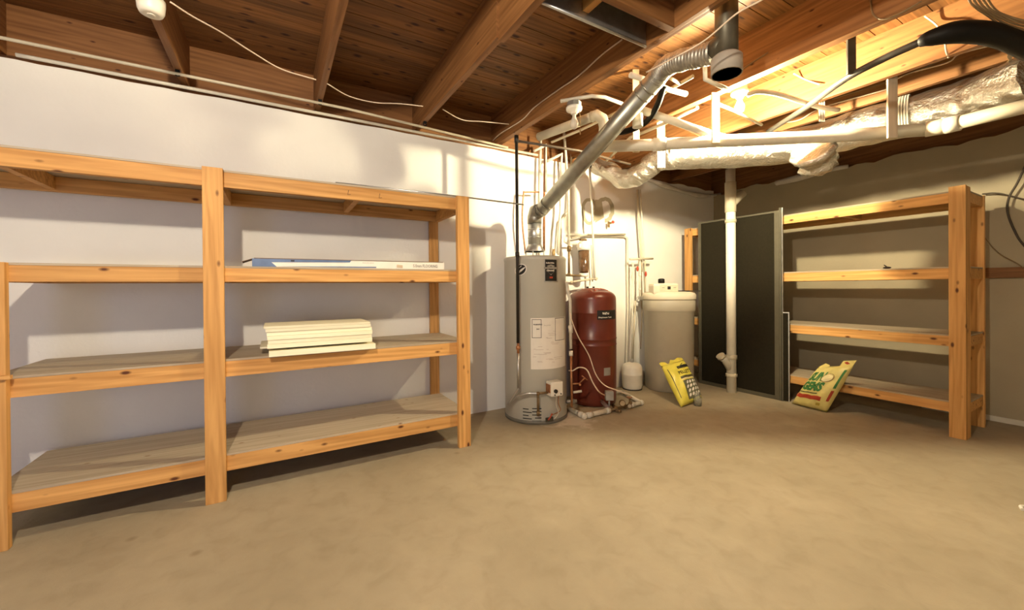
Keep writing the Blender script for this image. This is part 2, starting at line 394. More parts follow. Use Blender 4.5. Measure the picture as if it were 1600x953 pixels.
# ---------------------------------------------------------------- shelves
def shelf_unit(name, label, u0, posts_u, front, depth_dir, back, levels, bays, post_mat, beam_mat, board_mat, axis, xtra=None):
    """axis 0: runs along X at Y=front (depth +Y);  axis 1: runs along Y at X=front (depth +X)"""
    def B(s, u0_, u1_, d0, d1, z0, z1, bev=.0025):
        if axis == 0: s.box((u0_, d0, z0), (u1_, d1, z1), bev)
        else: s.box((d0, u0_, z0), (d1, u1_, z1), bev)
        return s
    loc = ((posts_u[0][0]+posts_u[-1][1])/2, (front+back)/2, 0)
    if axis: loc = (loc[1], loc[0], 0)
    t = thing(name, label, 'shelf', loc)
    for (a, b, top) in posts_u:
        B(MB(), a, b, front, front+.038, 0, top).build('post', post_mat, t)
    for (a, b, z0, z1, d0, d1) in (xtra or []):
        B(MB(), a, b, d0, d1, z0, z1).build('rear_post', post_mat, t)
    for (z0, z1) in levels:
        for (a, b) in bays(z1):
            B(MB(), a, b, front+.0385, front+.0765, z0, z1).build('front_beam', beam_mat, t)
            B(MB(), a, b, back-.040, back-.002, z0, z1-.001).build('rear_beam', beam_mat, t)
            B(MB(), a, b, front+.0385, back-.002, z1+.0005, z1+.012, .001).build('shelf_board', board_mat, t)
            n = max(2, int((b-a)/.7))
            for k in range(1, n):
                u = a+(b-a)*k/n
                B(MB(), u-.019, u+.019, front+.077, back-.041, z0+.01, z1-.001).build('cross_brace', beam_mat if axis else beam_mat, t)
            for u in (a+.0005, b-.0385):
                B(MB(), u, u+.038, front+.077, back-.041, z0, z1-.001).build('cross_brace', beam_mat, t)
    return t
LV = [(1.785, 1.872), (1.243, 1.322), (.697, .786), (.155, .243)]
def lbays(z): 
    if z > 1.8: return [(-1.95, -.295), (-.291, 1.270)]
    return [(-1.165, -.295), (-.291, 1.270)]
rear = [(a, a+.078, 0, zt, 3.385, 3.423) for a, zt in ((1.19, 1.88),)]
rear = [(a, b, z0, z1, 3.4465, 3.4845) for a, b, z0, z1, _, _ in rear]
left = shelf_unit('storage_shelf', 'long pine four-level shelf against the white wall on the left', None,
    [(-1.165, -1.073, 1.334), (-.341, -.246, 1.884), (1.178, 1.272, 1.884)], 2.79, 1, 3.445, LV, lbays, pineZ, pineX, plyX, 0, rear)
MB().box((-1.30, 2.765, .795), (-1.05, 2.788, .812)).build('cleat', pineX, left)
for x, sx in ((.42, 1), (.62, 1)):   # pencil marks on the top beam
    MB().tube([(x+.006, 2.8275, 1.845), (x, 2.8275, 1.815), (x+.018, 2.8275, 1.818)], .0016, 5).build('pencil_mark', blackP, left)
RLV = [(1.835, 1.915), (1.238, 1.322), (.706, .786), (.188, .262)]
right = shelf_unit('storage_shelf', 'pine four-level shelf against the dim right wall', None,
    [(.893, .985, 1.955), (3.25, 3.34, 1.93)], 4.545, 1, 5.07, RLV, lambda z: [(.90, 3.33)], pineZ, pineY, plyY, 1,
    [(.893, .985, 0, 1.93, 5.0715, 5.109), (3.25, 3.34, 0, 1.93, 5.0715, 5.109)])
MB().box((4.585, .893, 0), (4.674, .8995, 1.95), .001).build('post_side', pineZ, right)
# wall ledger further along the right wall
tag(MB().box((WX-.04, -2.5, 1.245), (WX-.001, 1.15, 1.335), .002).build('wall_ledger', joistM), 'dark horizontal ledger board fixed to the right wall beyond the shelf', 'ledger board')
# ---------------------------------------------------------------- things on the shelves
t = thing('flooring_carton', 'long flat white and blue carton of flooring on the upper left shelf', 'box', (.4, 2.95, 1.335))
zc = 1.335
ax = Vector((1, -.035, 0)).normalized(); ay = Vector((0, 0, 1)).cross(ax)
c0 = Vector((-.115, 2.890, zc)); L, Wd, H = 1.21, .19, .050
def cf(u, v, w): return c0 + ax*u + ay*w + Vector((0, 0, v))
blueCard = plain('blue_card', (.10, .16, .30), .45, noise=.2); 
MB().obox(cf(L/2, H/2, Wd/2), ax, ay, Vector((0, 0, 1)), (L, Wd, H), .002).build('carton', whiteP, t)
MB().poly([cf(0, .001, -.0015), cf(.13, .001, -.0015), cf(.10, .030, -.0015), cf(.55, H-.012, -.0015), cf(.56, H, -.0015), cf(0, H, -.0015)], Vector((0, -.001, 0))).build('blue_print', blueCard, t)
MB().poly([cf(.13, .004, -.0015), cf(.72, .004, -.0015), cf(.72, .012, -.0015), cf(.45, .0095, -.0015)], Vector((0, -.001, 0))).build('blue_stripe', blueCard, t)
MB().poly([cf(0, H, 0), cf(-.05, H-.018, -.0), cf(-.055, H-.022, .1), cf(0, H, .1)], Vector((0, 0, -.003))).build('end_flap', plain('brown_card', (.16, .09, .05), .7), t)
MB().obox(cf(L/2, H+.003, Wd/2-.002), ax, ay, Vector((0, 0, 1)), (L-.02, Wd, .004), .001).build('lid_flap', plain('brown_card_lid', (.22, .15, .10), .7), t)
MB().box((.0, 0, 0), (.001, .001, .001)).bm.free()
text_mesh('5.0mm FLOORING', .030, lambda u, v: cf(L-.235+u, .013+v, -.002), 'lettering', greyInk, t, bold=.0006, width=.18)
text_mesh('MADE IN CHINA', .010, lambda u, v: cf(.63+u, .034+v, -.002), 'small_lettering', greyInk, t)
MB().poly([cf(.205, .036, -.0018), cf(.225, .036, -.0018), cf(.225, .046, -.0018), cf(.205, .046, -.0018)], Vector((0, -.001, 0))).build('tag_print', blackP, t)
MB().poly([cf(.86, .010, -.0018), cf(.90, .006, -.0018), cf(.90, .026, -.0018), cf(.86, .030, -.0018)], Vector((0, -.001, 0))).build('torn_patch', greyX, t)

zb = .799; specs = [(-.062, .595, 2.765, .034, 0), (-.11, .45, 2.90, .012, 0), (-.070, .575, 2.772, .026, 0), (-.066, .572, 2.775, .022, 0), (-.070, .576, 2.770, .024, 0), (-.072, .573, 2.776, .022, 0), (-.078, .566, 2.770, .020, 0), (-.088, .563, 2.772, .013, 0)]
labs = ['thick cream panel at the bottom of the stack on the left shelf, overhanging the beam', 'short cream panel sticking out to the left near the stack bottom',
        'cream panel just above the gap in the stack on the left shelf', 'cream panel fourth from the bottom of the shelf stack', 'cream panel in the middle of the shelf stack',
        'cream panel third from the top of the shelf stack', 'cream panel second from the top of the shelf stack', 'thin dusty panel on top of the stack on the left shelf']
for i, ((x0, x1, y0, th, _), lab) in enumerate(zip(specs, labs)):
    x0 += .03; x1 -= .02
    s = MB().box((x0, y0, zb), (x1, y0+.34, zb+th), .0015)
    tag(s.build('panel_board', boardM), lab, 'board', 'cream panels stacked on the shelf')
    zb += th+.001
# steel rod lying on the top shelf and reaching the gas pipe
tag(MB().tube([Vector((.35, 2.86, 1.892)), Vector((1.25, 2.845, 1.892)), Vector((1.78, 2.822, 1.880))], .006, 10).build('steel_rod', galv), 'thin steel rod running off the top of the left shelf to the black gas pipe', 'rod')

# ---------------------------------------------------------------- water heater
HC = Vector((2.11, 3.155, 0)); HR = .288
def hs(x, y, off=0.0):
    """point on the heater jacket under a pixel"""
    d = ray(x, y); o = EYE-HC; R = HR+off
    a = d.x**2+d.y**2; b = 2*(o.x*d.x+o.y*d.y); c = o.x**2+o.y**2-R*R
    D = b*b-4*a*c
    k = (-b-math.sqrt(max(D, 0)))/(2*a); return EYE+d*k
FA = math.atan2(-HC.y, -HC.x)   # angle on the jacket facing the camera
def jp(ang, z, off=.0): 
    R = HR+off; return Vector((HC.x+R*math.cos(FA+ang), HC.y+R*math.sin(FA+ang), z))
def patch(bm_s, a0, a1, z0, z1, off, n=14, th=.0008):
    for i in range(n):
        p, q = a0+(a1-a0)*i/n, a0+(a1-a0)*(i+1)/n
        bm_s.poly([jp(p, z0, off), jp(q, z0, off), jp(q, z1, off), jp(p, z1, off)])
    return bm_s
t = thing('water_heater', 'tall grey gas water heater standing by the white wall under the flue', 'water heater', HC)
MB().lathe(HC, [(HR-.004, .03), (HR, .035), (HR, 1.435), (HR+.003, 1.44), (HR+.003, 1.46), (HR-.012, 1.475), (HR-.05, 1.48), (.07, 1.483)], 64).build('jacket', heaterM, t)
MB().lathe(HC, [(HR-.006, .0), (HR+.004, .004), (HR+.004, .03), (HR-.004, .034)], 64).build('base_ring', heaterDark, t)
lab_ = MB(); patch(lab_, -.10, .56, .70, .985, .0012)
def pa(x, y): 
    p = hs(x, y); return math.atan2(p.y-HC.y, p.x-HC.x)-FA, p.z
def plabel(name, x0, y0, x1, y1, off, mat, parent=t, zpad=0):
    a0, z1 = pa(x0, y0); a1, z0 = pa(x1, y1); a0, z1b = pa(x0, y0)
    return patch(MB(), a0, a1, z0, z1, off).build(name, mat, parent)
lab_.bm.free()
lb = plabel('instruction_label', 829, 497, 883, 571, .001, whiteP)
for (x0, y0, x1, y1) in ((831, 499, 846, 528), (867, 497, 881.5, 530)):
    a0, z1 = pa(x0, y0); a1, z0 = pa(x1, y1); e = .004; s = MB(); 
    patch(s, a0, a1, z1-e, z1, .002); patch(s, a0, a1, z0, z0+e, .002); patch(s, a0, a0+e/HR, z0, z1, .002, 2); patch(s, a1-e/HR, a1, z0, z1, .002, 2)
    s.build('printed_frame', blackP, lb)
random.seed(3)
def hf_txt(x, y): 
    a0, z0 = pa(x, y); return lambda u, v: jp(a0+u/HR, z0+v, .0022)
text_mesh('WARNING', .016, hf_txt(833, 508), 'lettering', blackP, lb, bold=.0006)
text_mesh('GAS', .014, hf_txt(838, 515), 'lettering', blackP, lb, bold=.0006)
text_mesh('EnergyGuide', .012, hf_txt(850, 509), 'lettering', greyInk, lb)
s = MB()
for k in range(26):
    x = random.uniform(832, 868); y = random.uniform(512, 566); wdt = random.uniform(3, 13)
    if x < 849 and y < 531: continue
    a0, z1 = pa(x, y); a1, _ = pa(min(x+wdt, 880), y); patch(s, a0, a1, z1-.003, z1, .0018, 3)
s.build('fine_print', plain('faded_print', (.52, .44, .38), .6), lb)
bl = plabel('rating_plate', 849.5, 403, 871.5, 441, .001, galv)
plabel('black_panel', 851.5, 405, 869.5, 439, .002, blackP, bl)
text_mesh('Bradford White', .015, hf_txt(853, 411.5), 'lettering', whiteP, bl, bold=.0008, width=.082).location = (0, 0, 0)
text_mesh('DEFENDER', .012, hf_txt(854, 423.5), 'lettering', whiteP, bl, bold=.0008, width=.075)
a0, z1 = pa(851, 417); a1, z0 = pa(870, 420.5); patch(MB(), a0-.02, a1+.02, z0, z1, .003).build('grey_band', greyInk, bl)
a0, z1 = pa(855, 413); a1, z0 = pa(866, 430); s = MB(); am = (a0+a1)/2
s.poly([jp(a0, z1-.01, .0026), jp(am, z1, .0026), jp(a1, z1-.01, .0026), jp(a1, z0+.035, .0026), jp(am, z0, .0026), jp(a0, z0+.035, .0026)]).build('shield_emblem', greyInk, bl)
a0, z1 = pa(858.5, 432); a1, z0 = pa(863.5, 435); patch(MB(), a0, a1, z0, z1, .003).build('red_badge', redInk, bl)
# round logo decal on the left of the jacket
def oval(cx, cy, ru, rv, off, tilt, n=28, k0=0, k1=None):
    a0, z0 = pa(cx, cy); k1 = k1 or 2*math.pi; P = []
    for i in range(n):
        a = k0+(k1-k0)*i/n; u, v = ru*math.cos(a), rv*math.sin(a)
        P.append(jp(a0+(u*math.cos(tilt)-v*math.sin(tilt))/HR, z0+u*math.sin(tilt)+v*math.cos(tilt), off))
    return P
lg = MB().poly(oval(813.5, 421.5, .062, .050, .0022, .5)).build('logo_decal', whiteP, t)
MB().poly(oval(813.5, 421.5, .052, .041, .0032, .5)).build('dark_disc', blackP, lg)
MB().poly(oval(813.2, 423.5, .058, .009, .0042, .62)).build('white_banner', whiteP, lg)
MB().poly(oval(812, 418.0, .028, .004, .0044, .62)).build('white_stroke', whiteP, lg)
# burner air slots
def slots(): 
    s = MB()
    rows = [637.5, 642.5, 647.5, 652.3, 657.2]
    for i, y in enumerate(rows):
        for (x0, x1) in (((817, 826) if i in (0, 2, 4) else (817, 831)), ((831.5, 846) if i != 3 else (836, 846))):
            a0, z1 = pa(x0, y); a1, _ = pa(x1, y); patch(s, a0, a1, z1-.0085, z1, .0012, 4)
    return s
slots().build('air_slots', blackP, t)
# gas valve
a0, z0 = pa(861.5, 604); 
vdir = Vector((math.cos(FA+a0), math.sin(FA+a0), 0)); vside = Vector((-vdir.y, vdir.x, 0)); up = Vector((0, 0, 1))
vc = jp(a0, z0, .052)
gv = MB().obox(vc, vside, vdir, up, (.118, .095, .125), .012).build('gas_valve', whiteEn, t)
kp = vc+vdir*.048-vside*.018-up*.015
MB().cyl(kp, kp+vdir*.012, .017).build('valve_knob', blackP, gv)
for du, dz in ((-.025, -.047), (.035, -.043)):
    q = vc+vdir*.048+vside*du+up*dz; MB().cyl(q, q+vdir*.004, .006).build('valve_screw', blackP, gv)
MB().obox(vc-vside*.062+up*.005, vside, vdir, up, (.008, .07, .07), .002).build('valve_side', copper, gv)
# threaded tee, drip leg and flexible connector to the gas pipe
T0 = vc - vside*.055 - up*.035 - vdir*.01; 
teeP = jp(pa(840, 612)[0], pa(840, 612)[1], .06)
s = MB().tube([T0, teeP], .010, 12).tube([teeP, teeP-Vector((0, 0, .16))], .011, 12).sphere(teeP, .017)
s.cyl(teeP-Vector((0, 0, .15)), teeP-Vector((0, 0, .19)), .014)
s.build('gas_tee', oldcopper, t)
fx = [teeP, jp(pa(826, 612)[0], pa(826, 612)[1], .065), jp(pa(812, 618)[0], pa(812, 618)[1], .07), jp(pa(803, 626)[0], pa(803, 627)[1], .065), jp(pa(806, 622)[0], .19, .09), jp(pa(814, 615)[0], .30, .075)]
GX = jp(pa(816, 600)[0], .33, .075)
MB().tube(fx+[GX], .0115, 12, smooth=6).build('flexible_connector', galv, t)
# pilot tubes
for k, (xa, ya, xb, yb) in enumerate(((865, 617, 866, 654), (868, 616, 862, 648))):
    P = [jp(*pa(xa, ya), .04), jp(*pa(xa+1, ya+14), .03), jp(*pa(xa+4, (ya+yb)/2+8), .03), jp(*pa(xb, yb), .008)]
    MB().tube(P, .0035, 8, smooth=6).build('pilot_tube', whitePVC if k == 0 else copper, t)
a0, z0 = pa(858, 655); pp = jp(a0, z0, .006)
MB().obox(pp, vside, vdir, up, (.075, .010, .038), .002).build('burner_door', darksteel, t)
MB().tube([jp(a0-.05, z0, .018), jp(a0+.02, z0+.03, .02), jp(a0+.08, z0+.05, .012)], .006, 8, smooth=4).build('igniter_lead', redInk, t)
# drain valve at the right side
dv = jp(pa(884.5, 630)[0], pa(884, 628)[1], .0)
dd = Vector((.93, -.36, 0)).normalized()
MB().tube([dv, dv+dd*.10], .016, 12).tube([dv+dd*.06, dv+dd*.06-up*.06], .010, 10).sphere(dv+dd*.07, .022).build('drain_valve', plain('dull_nickel', (.36, .33, .28), .45, metal=.5, noise=.3), t)
# draft hood
FC = Vector((2.10, 3.14, 0))
s = MB()
for k in range(4):
    a = math.radians(45+90*k); s.cyl(FC+Vector((.085*math.cos(a), .085*math.sin(a), 1.475)), FC+Vector((.085*math.cos(a), .085*math.sin(a), 1.535)), .006, 8)
s.lathe(FC, [(.092, 1.528), (.092, 1.535), (.072, 1.575), (.060, 1.60), (.058, 1.60), (.088, 1.528)], 32)
s.build('draft_hood', galv, t)
s = MB().cyl(jp(2.0, 1.47, -.09), jp(2.0, 1.56, -.09), .014); s.build('relief_valve', brass, t)
q = atd(863, 392, 3.95); q.z = 1.475
MB().cyl(q, q+up*.07, .012).tube([q+up*.07, q+up*.12+Vector((.01, 0, 0))], .004, 6).sphere(q+up*.03, .02).build('anode_fitting', galv, t)

# ---------------------------------------------------------------- flue
D0 = FC+Vector((0, 0, 1.59)); D1 = FC+Vector((0, 0, 1.80)); 
D2 = atd(1030, 118, 2.50); D3 = atd(1046, 101, 2.42); D4 = atd(1115, 82, 2.20); TEE = atd(1135, 60, 2.13)
t = thing('flue_pipe', 'galvanised flue pipe rising diagonally from the water heater to the ceiling', 'flue pipe', D0)
s = MB().tube([D0, D1], .062, 28)
for z in (1.66, 1.735): s.lathe(FC, [(.0625, z-.006), (.067, z), (.0625, z+.006)], 28)
s.build('lower_section', galv, t)
E1 = D1+(D2-D1).normalized()*.12
s = MB().tube([D1-up*.01, D1+up*.05, D1+up*.09+(D2-D1).normalized()*.03, E1+up*.045], .066, 28)
s.build('elbow', flueM, t)
Ds = E1+up*.04
s = MB().tube([Ds, D2], .0615, 28)
for k in (.02, .075, .90, .94): 
    p = Ds.lerp(D2, k); dr = (D2-Ds).normalized(); s.tube([p-dr*.006, p, p+dr*.006], .0645, 28)
s.build('straight_section', flueM, t)
P = spline([D2-(D2-Ds).normalized()*.03, D3, D4], 60)
s = MB(); n = len(P)
s.tube(P, lambda t_: .059+.0028*math.sin(t_*n*1.5)+.0022*math.sin(t_*40), 28); s.build('flexible_section', plain('dull_aluminium_flex', (.36, .34, .30), .45, metal=.75, noise=.25, nscale=30), t)
tb = Vector((TEE.x, TEE.y, 0))
s = MB().lathe(tb, [(.056, 2.36), (.056, DZ-.001)], 30); s.tube([D4, Vector((TEE.x, TEE.y, D4.z+.02))], .058, 24); s.build('vertical_section', darksteel, t)
s = MB().lathe(tb, [(.076, 2.315), (.076, 2.40), (.060, 2.415), (.056, 2.415), (.070, 2.395), (.070, 2.315)], 36); s.build('tee_cap', plain('primer_grey_cap', (.40, .36, .31), .6), t)
MB().lathe(tb, [(.01, 2.335), (.069, 2.330), (.069, 2.337), (.01, 2.345)], 24).build('foil_plug', plain('bright_plug', (.72, .70, .60), .4, bump=1, bscale=30), t)

# ---------------------------------------------------------------- gas pipe
GB = GX; gt = Vector((GB.x, GB.y, 0))
t = thing('gas_pipe', 'black iron gas pipe dropping from the joists in front of the water heater', 'pipe', (GB.x, GB.y, GB.z))
topz = 2.50
MB().cyl(gt+up*.72, gt+up*topz, .0135, 14).build('riser', blackpipe, t)
MB().cyl(gt+up*.62, gt+up*.72, .011).lathe(gt, [(.012, .66), (.021, .665), (.021, .69), (.012, .70)], 6).build('union', copper, t)
MB().cyl(gt+up*(GB.z), gt+up*.63, .0125).build('lower_pipe', galv, t)
MB().cyl(gt+up*1.46, gt+up*1.50, .018).build('coupling', blackpipe, t); MB().cyl(gt+up*2.44, gt+up*2.50, .019).build('coupling', blackpipe, t)
ga = gt+up*2.455; gb = on(905, 239, 2, 2.40); gc = on(985, 256, 2, 2.425)
MB().tube([ga, Vector((gb.x, gb.y, 2.42)), Vector((gc.x, gc.y, 2.42))], .011, 12).build('horizontal_run', plain('aged_iron', (.09, .065, .045), .5), t)
# copper bend left of the riser
q0 = bw(842, 300, .10); q1 = bw(818, 300, .10); q2 = bw(816, 345, .10); q3 = bw(821, 396, .10); 
tag(MB().tube([q0, q1+Vector((.02, 0, 0)), q1-up*.02, q2, q3], .008, 10, smooth=4).build('copper_line', copper), 'thin copper line bent beside the black gas pipe above the heater', 'pipe')

# ---------------------------------------------------------------- pipes on the wall behind the equipment
def wpipe(pts, r, mat, label, off=.05, name='wall_pipe', smooth=0, group='water pipes on the back wall', rings=()):
    P = [bw(x, y, o[0] if o else off) for x, y, *o in pts]
    s = MB().tube(P, r, 12, smooth=smooth)
    for (x, y) in rings:
        p = bw(x, y, off); s.sphere(p, r*1.45)
    return tag(s.build(name, mat), label, 'pipe', group)
wpipe([(845, 210), (843, 300), (843, 330)], .014, whitePVC, 'white pipe rising just left of the flue elbow', .06)
wpipe([(851.5, 226), (850, 330), (850, 392)], .012, copper, 'copper pipe running down behind the flue to the heater top', .07)
wpipe([(835, 236), (850, 228), (853, 226), (853, 300)], .013, whitePVC, 'white elbowed pipe turning down under the wall top beside the flue', .09)
wpipe([(855, 252), (873, 243), (878, 240), (877, 260), (876, 330), (873, 360), (871, 396)], .014, whitePVC, 'cream pipe with an elbow dropping to the heater top behind the flue', .10, smooth=0)
wpipe([(893, 240), (888, 330), (876, 345), (873, 385), (872, 398)], .010, creamPVC, 'slim cream pipe curving behind the flue to the heater top', .055)
wpipe([(881, 205), (884, 240), (888, 300), (889, 386)], .014, whitePVC, 'speckled white pipe above the tarnished copper drop', .12)
s = MB(); a = bw(889, 386, .12); b = bw(889, 429, .12)
s.tube([a, b], .012, 12); s.cyl(a+up*.01, a-up*.045, .021, 12); s.cyl(bw(884, 430, .12), bw(915, 431, .12), .012); s.sphere(b, .019); s.cyl(bw(911, 429, .12), bw(915, 429, .12), .018)
tag(s.build('copper_tee', oldcopper), 'tarnished copper drop ending in a tee beside the water filter', 'pipe fitting')
wpipe([(921, 254), (925, 330), (928, 400), (929, 437)], .012, whitePVC, 'long white pipe hanging in front of the filter, right of the flue', .16)
wpipe([(893, 441), (910, 438), (933, 435)], .012, creamPVC, 'short cream pipe crossing just above the red tank', .16, rings=((893, 441), (931, 436)))
wpipe([(887, 366), (893, 366.5), (940, 368), (975, 369), (980, 372), (980, 400), (981, 480), (979, 560), (978, 597)], .013, whitePVC, 'white pipe running over the filter and down to the floor beside the red tank', .03)
wpipe([(893, 372), (920, 366), (977, 366)], .009, creamPVC, 'thin upper pipe running above the filter', .07)
wpipe([(882, 368), (882, 378), (887, 381), (905, 381)], .010, whitePVC, 'short white pipe feeding the left side of the filter', .08)
wpipe([(924, 383), (926, 440)], .007, creamPVC, 'slim pipe leaving the right side of the filter', .05)
wpipe([(996, 296), (998, 340), (1002, 400), (1003, 425)], .013, creamPVC, 'left pipe of the pair dropping to the softener valves', .07)
wpipe([(1000, 296), (1003, 340), (1006, 402), (1008, 470)], .010, whitePVC, 'right pipe of the pair dropping to the softener valves', .09)
wpipe([(984, 405), (1000, 404.5), (1020, 404)], .013, creamPVC, 'short horizontal pipe crossing above the softener valves', .12)
wpipe([(1000, 408), (1000, 470)], .012, whitePVC, 'white valve pipe beside the softener', .13, rings=((1000, 430), (1000, 452)))
wpipe([(1008, 408), (1008, 462)], .009, creamPVC, 'cream valve pipe nearest the softener head', .13)
wpipe([(989, 410), (988, 500), (987, 562)], .012, whitePVC, 'white pipe dropping to the small white tank', .10)
wpipe([(993, 470), (991, 510), (989, 561)], .008, creamPVC, 'thin second pipe dropping to the small white tank', .12)
for x, y, lab in ((996, 420, 'left red valve handle above the softener'), (1009, 428, 'right red valve handle above the softener')):
    p = bw(x, y, .15); tag(MB().sphere(p, .016, (.7, 1, 2.0)).build('valve_handle', redInk), lab, 'valve handle')
p = bw(951, 349, .05); t = thing('wall_valve', 'small red-handled brass valve on the wall above the red tank', 'valve', p)
MB().cyl(p, p+Vector((0, -.05, 0)), .012).cyl(p-up*.04, p+up*.02, .012).build('valve_body', brass, t)
MB().sphere(p+Vector((.02, -.05, .01)), .018, (1.2, .6, 1)).build('handle', redInk, t)
q = bw(1001, 466, .15); tag(MB().obox(q, Vector((1, 0, 0)), Vector((0, 1, 0)), up, (.07, .03, .05), .006).sphere(q+Vector((-.04, 0, -.03)), .022).build('bypass_valve', galv), 'grey bypass valve block where the pipes meet the softener', 'valve')
# water filter
p = bw(912, 395, .12); fx_ = p.x; fy = p.y; zt = bw(912, 377, .12).z; zb_ = bw(912, 427, .12).z; zm = bw(912, 391, .12).z
t = thing('water_filter', 'water filter with a smoky brown bowl hanging on the wall behind the heater', 'water filter', (fx_, fy, zb_))
MB().lathe((fx_, fy, 0), [(.045, zm-.005), (.066, zm), (.066, zm+.03), (.05, zt-.01), (.04, zt)], 28).obox((fx_, fy, zm+.045), Vector((1, 0, 0)), Vector((0, 1, 0)), up, (.16, .05, .04), .008).build('head', whiteEn, t)
MB().lathe((fx_, fy, 0), [(.02, zb_), (.050, zb_+.006), (.054, zb_+.03), (.058, zm-.006)], 28).build('bowl', filterM, t)
MB().lathe((fx_, fy, 0), [(.03, zb_-.04), (.05, zb_-.03), (.05, zb_-.001)], 20).build('drip_cup', whiteEn, t)
MB().box((fx_-.05, fy-.02, zt+.005), (fx_+.03, fy+.02, zt+.025), .004).build('valve_lever', oldcopper, t)
tag(MB().lathe((fx_+.31, WY-.045, 0), [(.01, 1.02), (.01, 1.03)], 6).build('nail', darksteel), 'tiny dark nail on the wall right of the filter', 'nail') if False else None

# ---------------------------------------------------------------- red pressure tank
RC = Vector((2.86, 3.20, 0)); RR = .238
def rs(x, y, off=0.0):
    d = ray(x, y); o = EYE-RC; R = RR+off
    a = d.x**2+d.y**2; b = 2*(o.x*d.x+o.y*d.y); c = o.x**2+o.y**2-R*R
    return EYE+d*((-b-math.sqrt(max(b*b-4*a*c, 0)))/(2*a))
t = thing('pressure_tank', 'red well pressure tank standing right of the water heater', 'pressure tank', RC)
prof = [(RR-.03, 0), (RR-.012, .012), (RR-.004, .05), (RR, .36), (RR, .60), (RR+.003, .605), (RR+.003, .612), (RR, .617), (RR, .66), (RR+.004, .665), (RR+.004, .675), (RR, .68), (RR, .93), (RR+.002, .934), (RR, .938)]
for k in range(9):
    a = math.radians(90*k/8); prof.append((RR-.10+.10*math.cos(a)-.0, 1.07+.085*math.sin(a)))
prof += [(RR*.45, 1.172), (.06, 1.183), (.02, 1.185)]
MB().lathe(RC, prof, 56).build('tank_body', redM, t)
RA = math.atan2(-RC.y, -RC.x)
def rp(ang, z, off=0): return Vector((RC.x+(RR+off)*math.cos(RA+ang), RC.y+(RR+off)*math.sin(RA+ang), z))
def rpa(x, y): p = rs(x, y); return math.atan2(p.y-RC.y, p.x-RC.x)-RA, p.z
def rpatch(x0, y0, x1, y1, off):
    a0, z1 = rpa(x0, y0); a1, z0 = rpa(x1, y1); s = MB()
    for i in range(8):
        p, q = a0+(a1-a0)*i/8, a0+(a1-a0)*(i+1)/8; s.poly([rp(p, z0, off), rp(q, z0, off), rp(q, z1, off), rp(p, z1, off)])
    return s
pl = rpatch(933, 485, 961, 498, .002).build('name_plate', blackP, t)
a0, z0 = rpa(941, 491.5); text_mesh('WellTrol', .030, lambda u, v: rp(a0+u/RR, z0+v, .004), 'lettering', whiteP, pl, bold=.001, width=.075)
a1_, z1_ = rpa(935, 497); text_mesh('Diaphragm Tank', .018, lambda u, v: rp(a1_+u/RR, z1_+v, .004), 'lettering', whiteP, pl, bold=.0006, width=.15)
rpatch(943.5, 575, 953.5, 586, .002).build('paper_sticker', greyInk, t)
for a in (0.6, 2.4): MB().cyl(RC+Vector((.05*math.cos(a), .05*math.sin(a), 1.18)), RC+Vector((.05*math.cos(a), .05*math.sin(a), 1.20)), .012).build('air_valve_cap', blackP, t)
# hand scrawl on the dome
random.seed(11)
s = MB()
def dome(dx, dy): 
    r = math.hypot(dx, dy); z = 1.183-.012*(r/.1)**1.6
    if r > RR-.10: 
        c = min(1, (r-(RR-.10))/.10); z = 1.07+.085*math.sqrt(max(0, 1-c*c))+.0
    return RC+Vector((dx, dy, z+.004))
for k in range(5):
    bx = -.13+.055*k; P = [dome(bx-.02, -.10-.03*math.sin(k)), dome(bx, -.13), dome(bx+.02, -.10), dome(bx+.01, -.06), dome(bx+.03, -.08)]
    s.tube(P, .004, 6, smooth=4)
s.build('scrawl', plain('pinkish_scrawl', (.45, .14, .08), .6), t)

# drop pipe left of the red tank, manifold on the floor
pd = .33
def rt(x, y, d): return atd(x, y, d)
dR = 3.72
t = thing('tank_manifold', 'white pipe manifold with pressure switch and gauge around the foot of the red tank', 'pipe manifold', fl(925, 650))
m0 = fl(893, 640, .03); m0 = Vector((m0.x+.02, m0.y-.03, .03)); m1 = fl(913, 650, .03); m2 = fl(952, 641, .03); m3 = fl(985, 633, .03); m4 = fl(1002, 629, .03); m5 = fl(972, 612, .03)
m0 = fl(888, 638, .03)
s = MB().tube([m0, m1], .022, 14).tube([m1, m2], .022, 14).sphere(m1, .030)
s.cyl(m1.lerp(m0, .15), m1.lerp(m0, .32), .027).cyl(m1.lerp(m2, .12), m1.lerp(m2, .3), .027).cyl(m1.lerp(m2, .85), m2, .028)
s.build('front_pipe', whitePVC, t)
s = MB().tube([m3, m4], .020, 14).sphere(m4, .027).tube([m4, m5], .018, 14).cyl(m3, m3.lerp(m4, .3), .026).tube([m5, m5.lerp(RC, .25)+up*.02], .018, 12)
s.build('return_pipe', whitePVC, t)
s = MB().tube([m2, m3], .014, 12); s.sphere(m2.lerp(m3, .3), .028); s.sphere(m2.lerp(m3, .75), .024)
fd = Vector((CF.x, CF.y, 0)).normalized(); sd = Vector((fd.y, -fd.x, 0))
s.cyl(m2.lerp(m3, .3)-fd*.05, m2.lerp(m3, .3)+fd*.10, .016); s.cyl(m2.lerp(m3, .3), m2.lerp(m3, .3)-fd*.06-up*.01+sd*.03, .012)
s.build('brass_tee', oldcopper, t)
g = m2.lerp(m3, .55)+up*.055-fd*.03
MB().cyl(g, g-fd*.02, .030, 20).cyl(g-up*.05, g, .006).build('gauge', oldcopper, t)
MB().cyl(g-fd*.021, g-fd*.023, .024, 20).build('gauge_face', plain('brassy_dial', (.55, .45, .28), .3), t)
g2 = m2.lerp(m3, .85)+up*.02-fd*.06
MB().cyl(g2, g2-fd*.015, .024, 18).build('gauge', oldcopper, t)
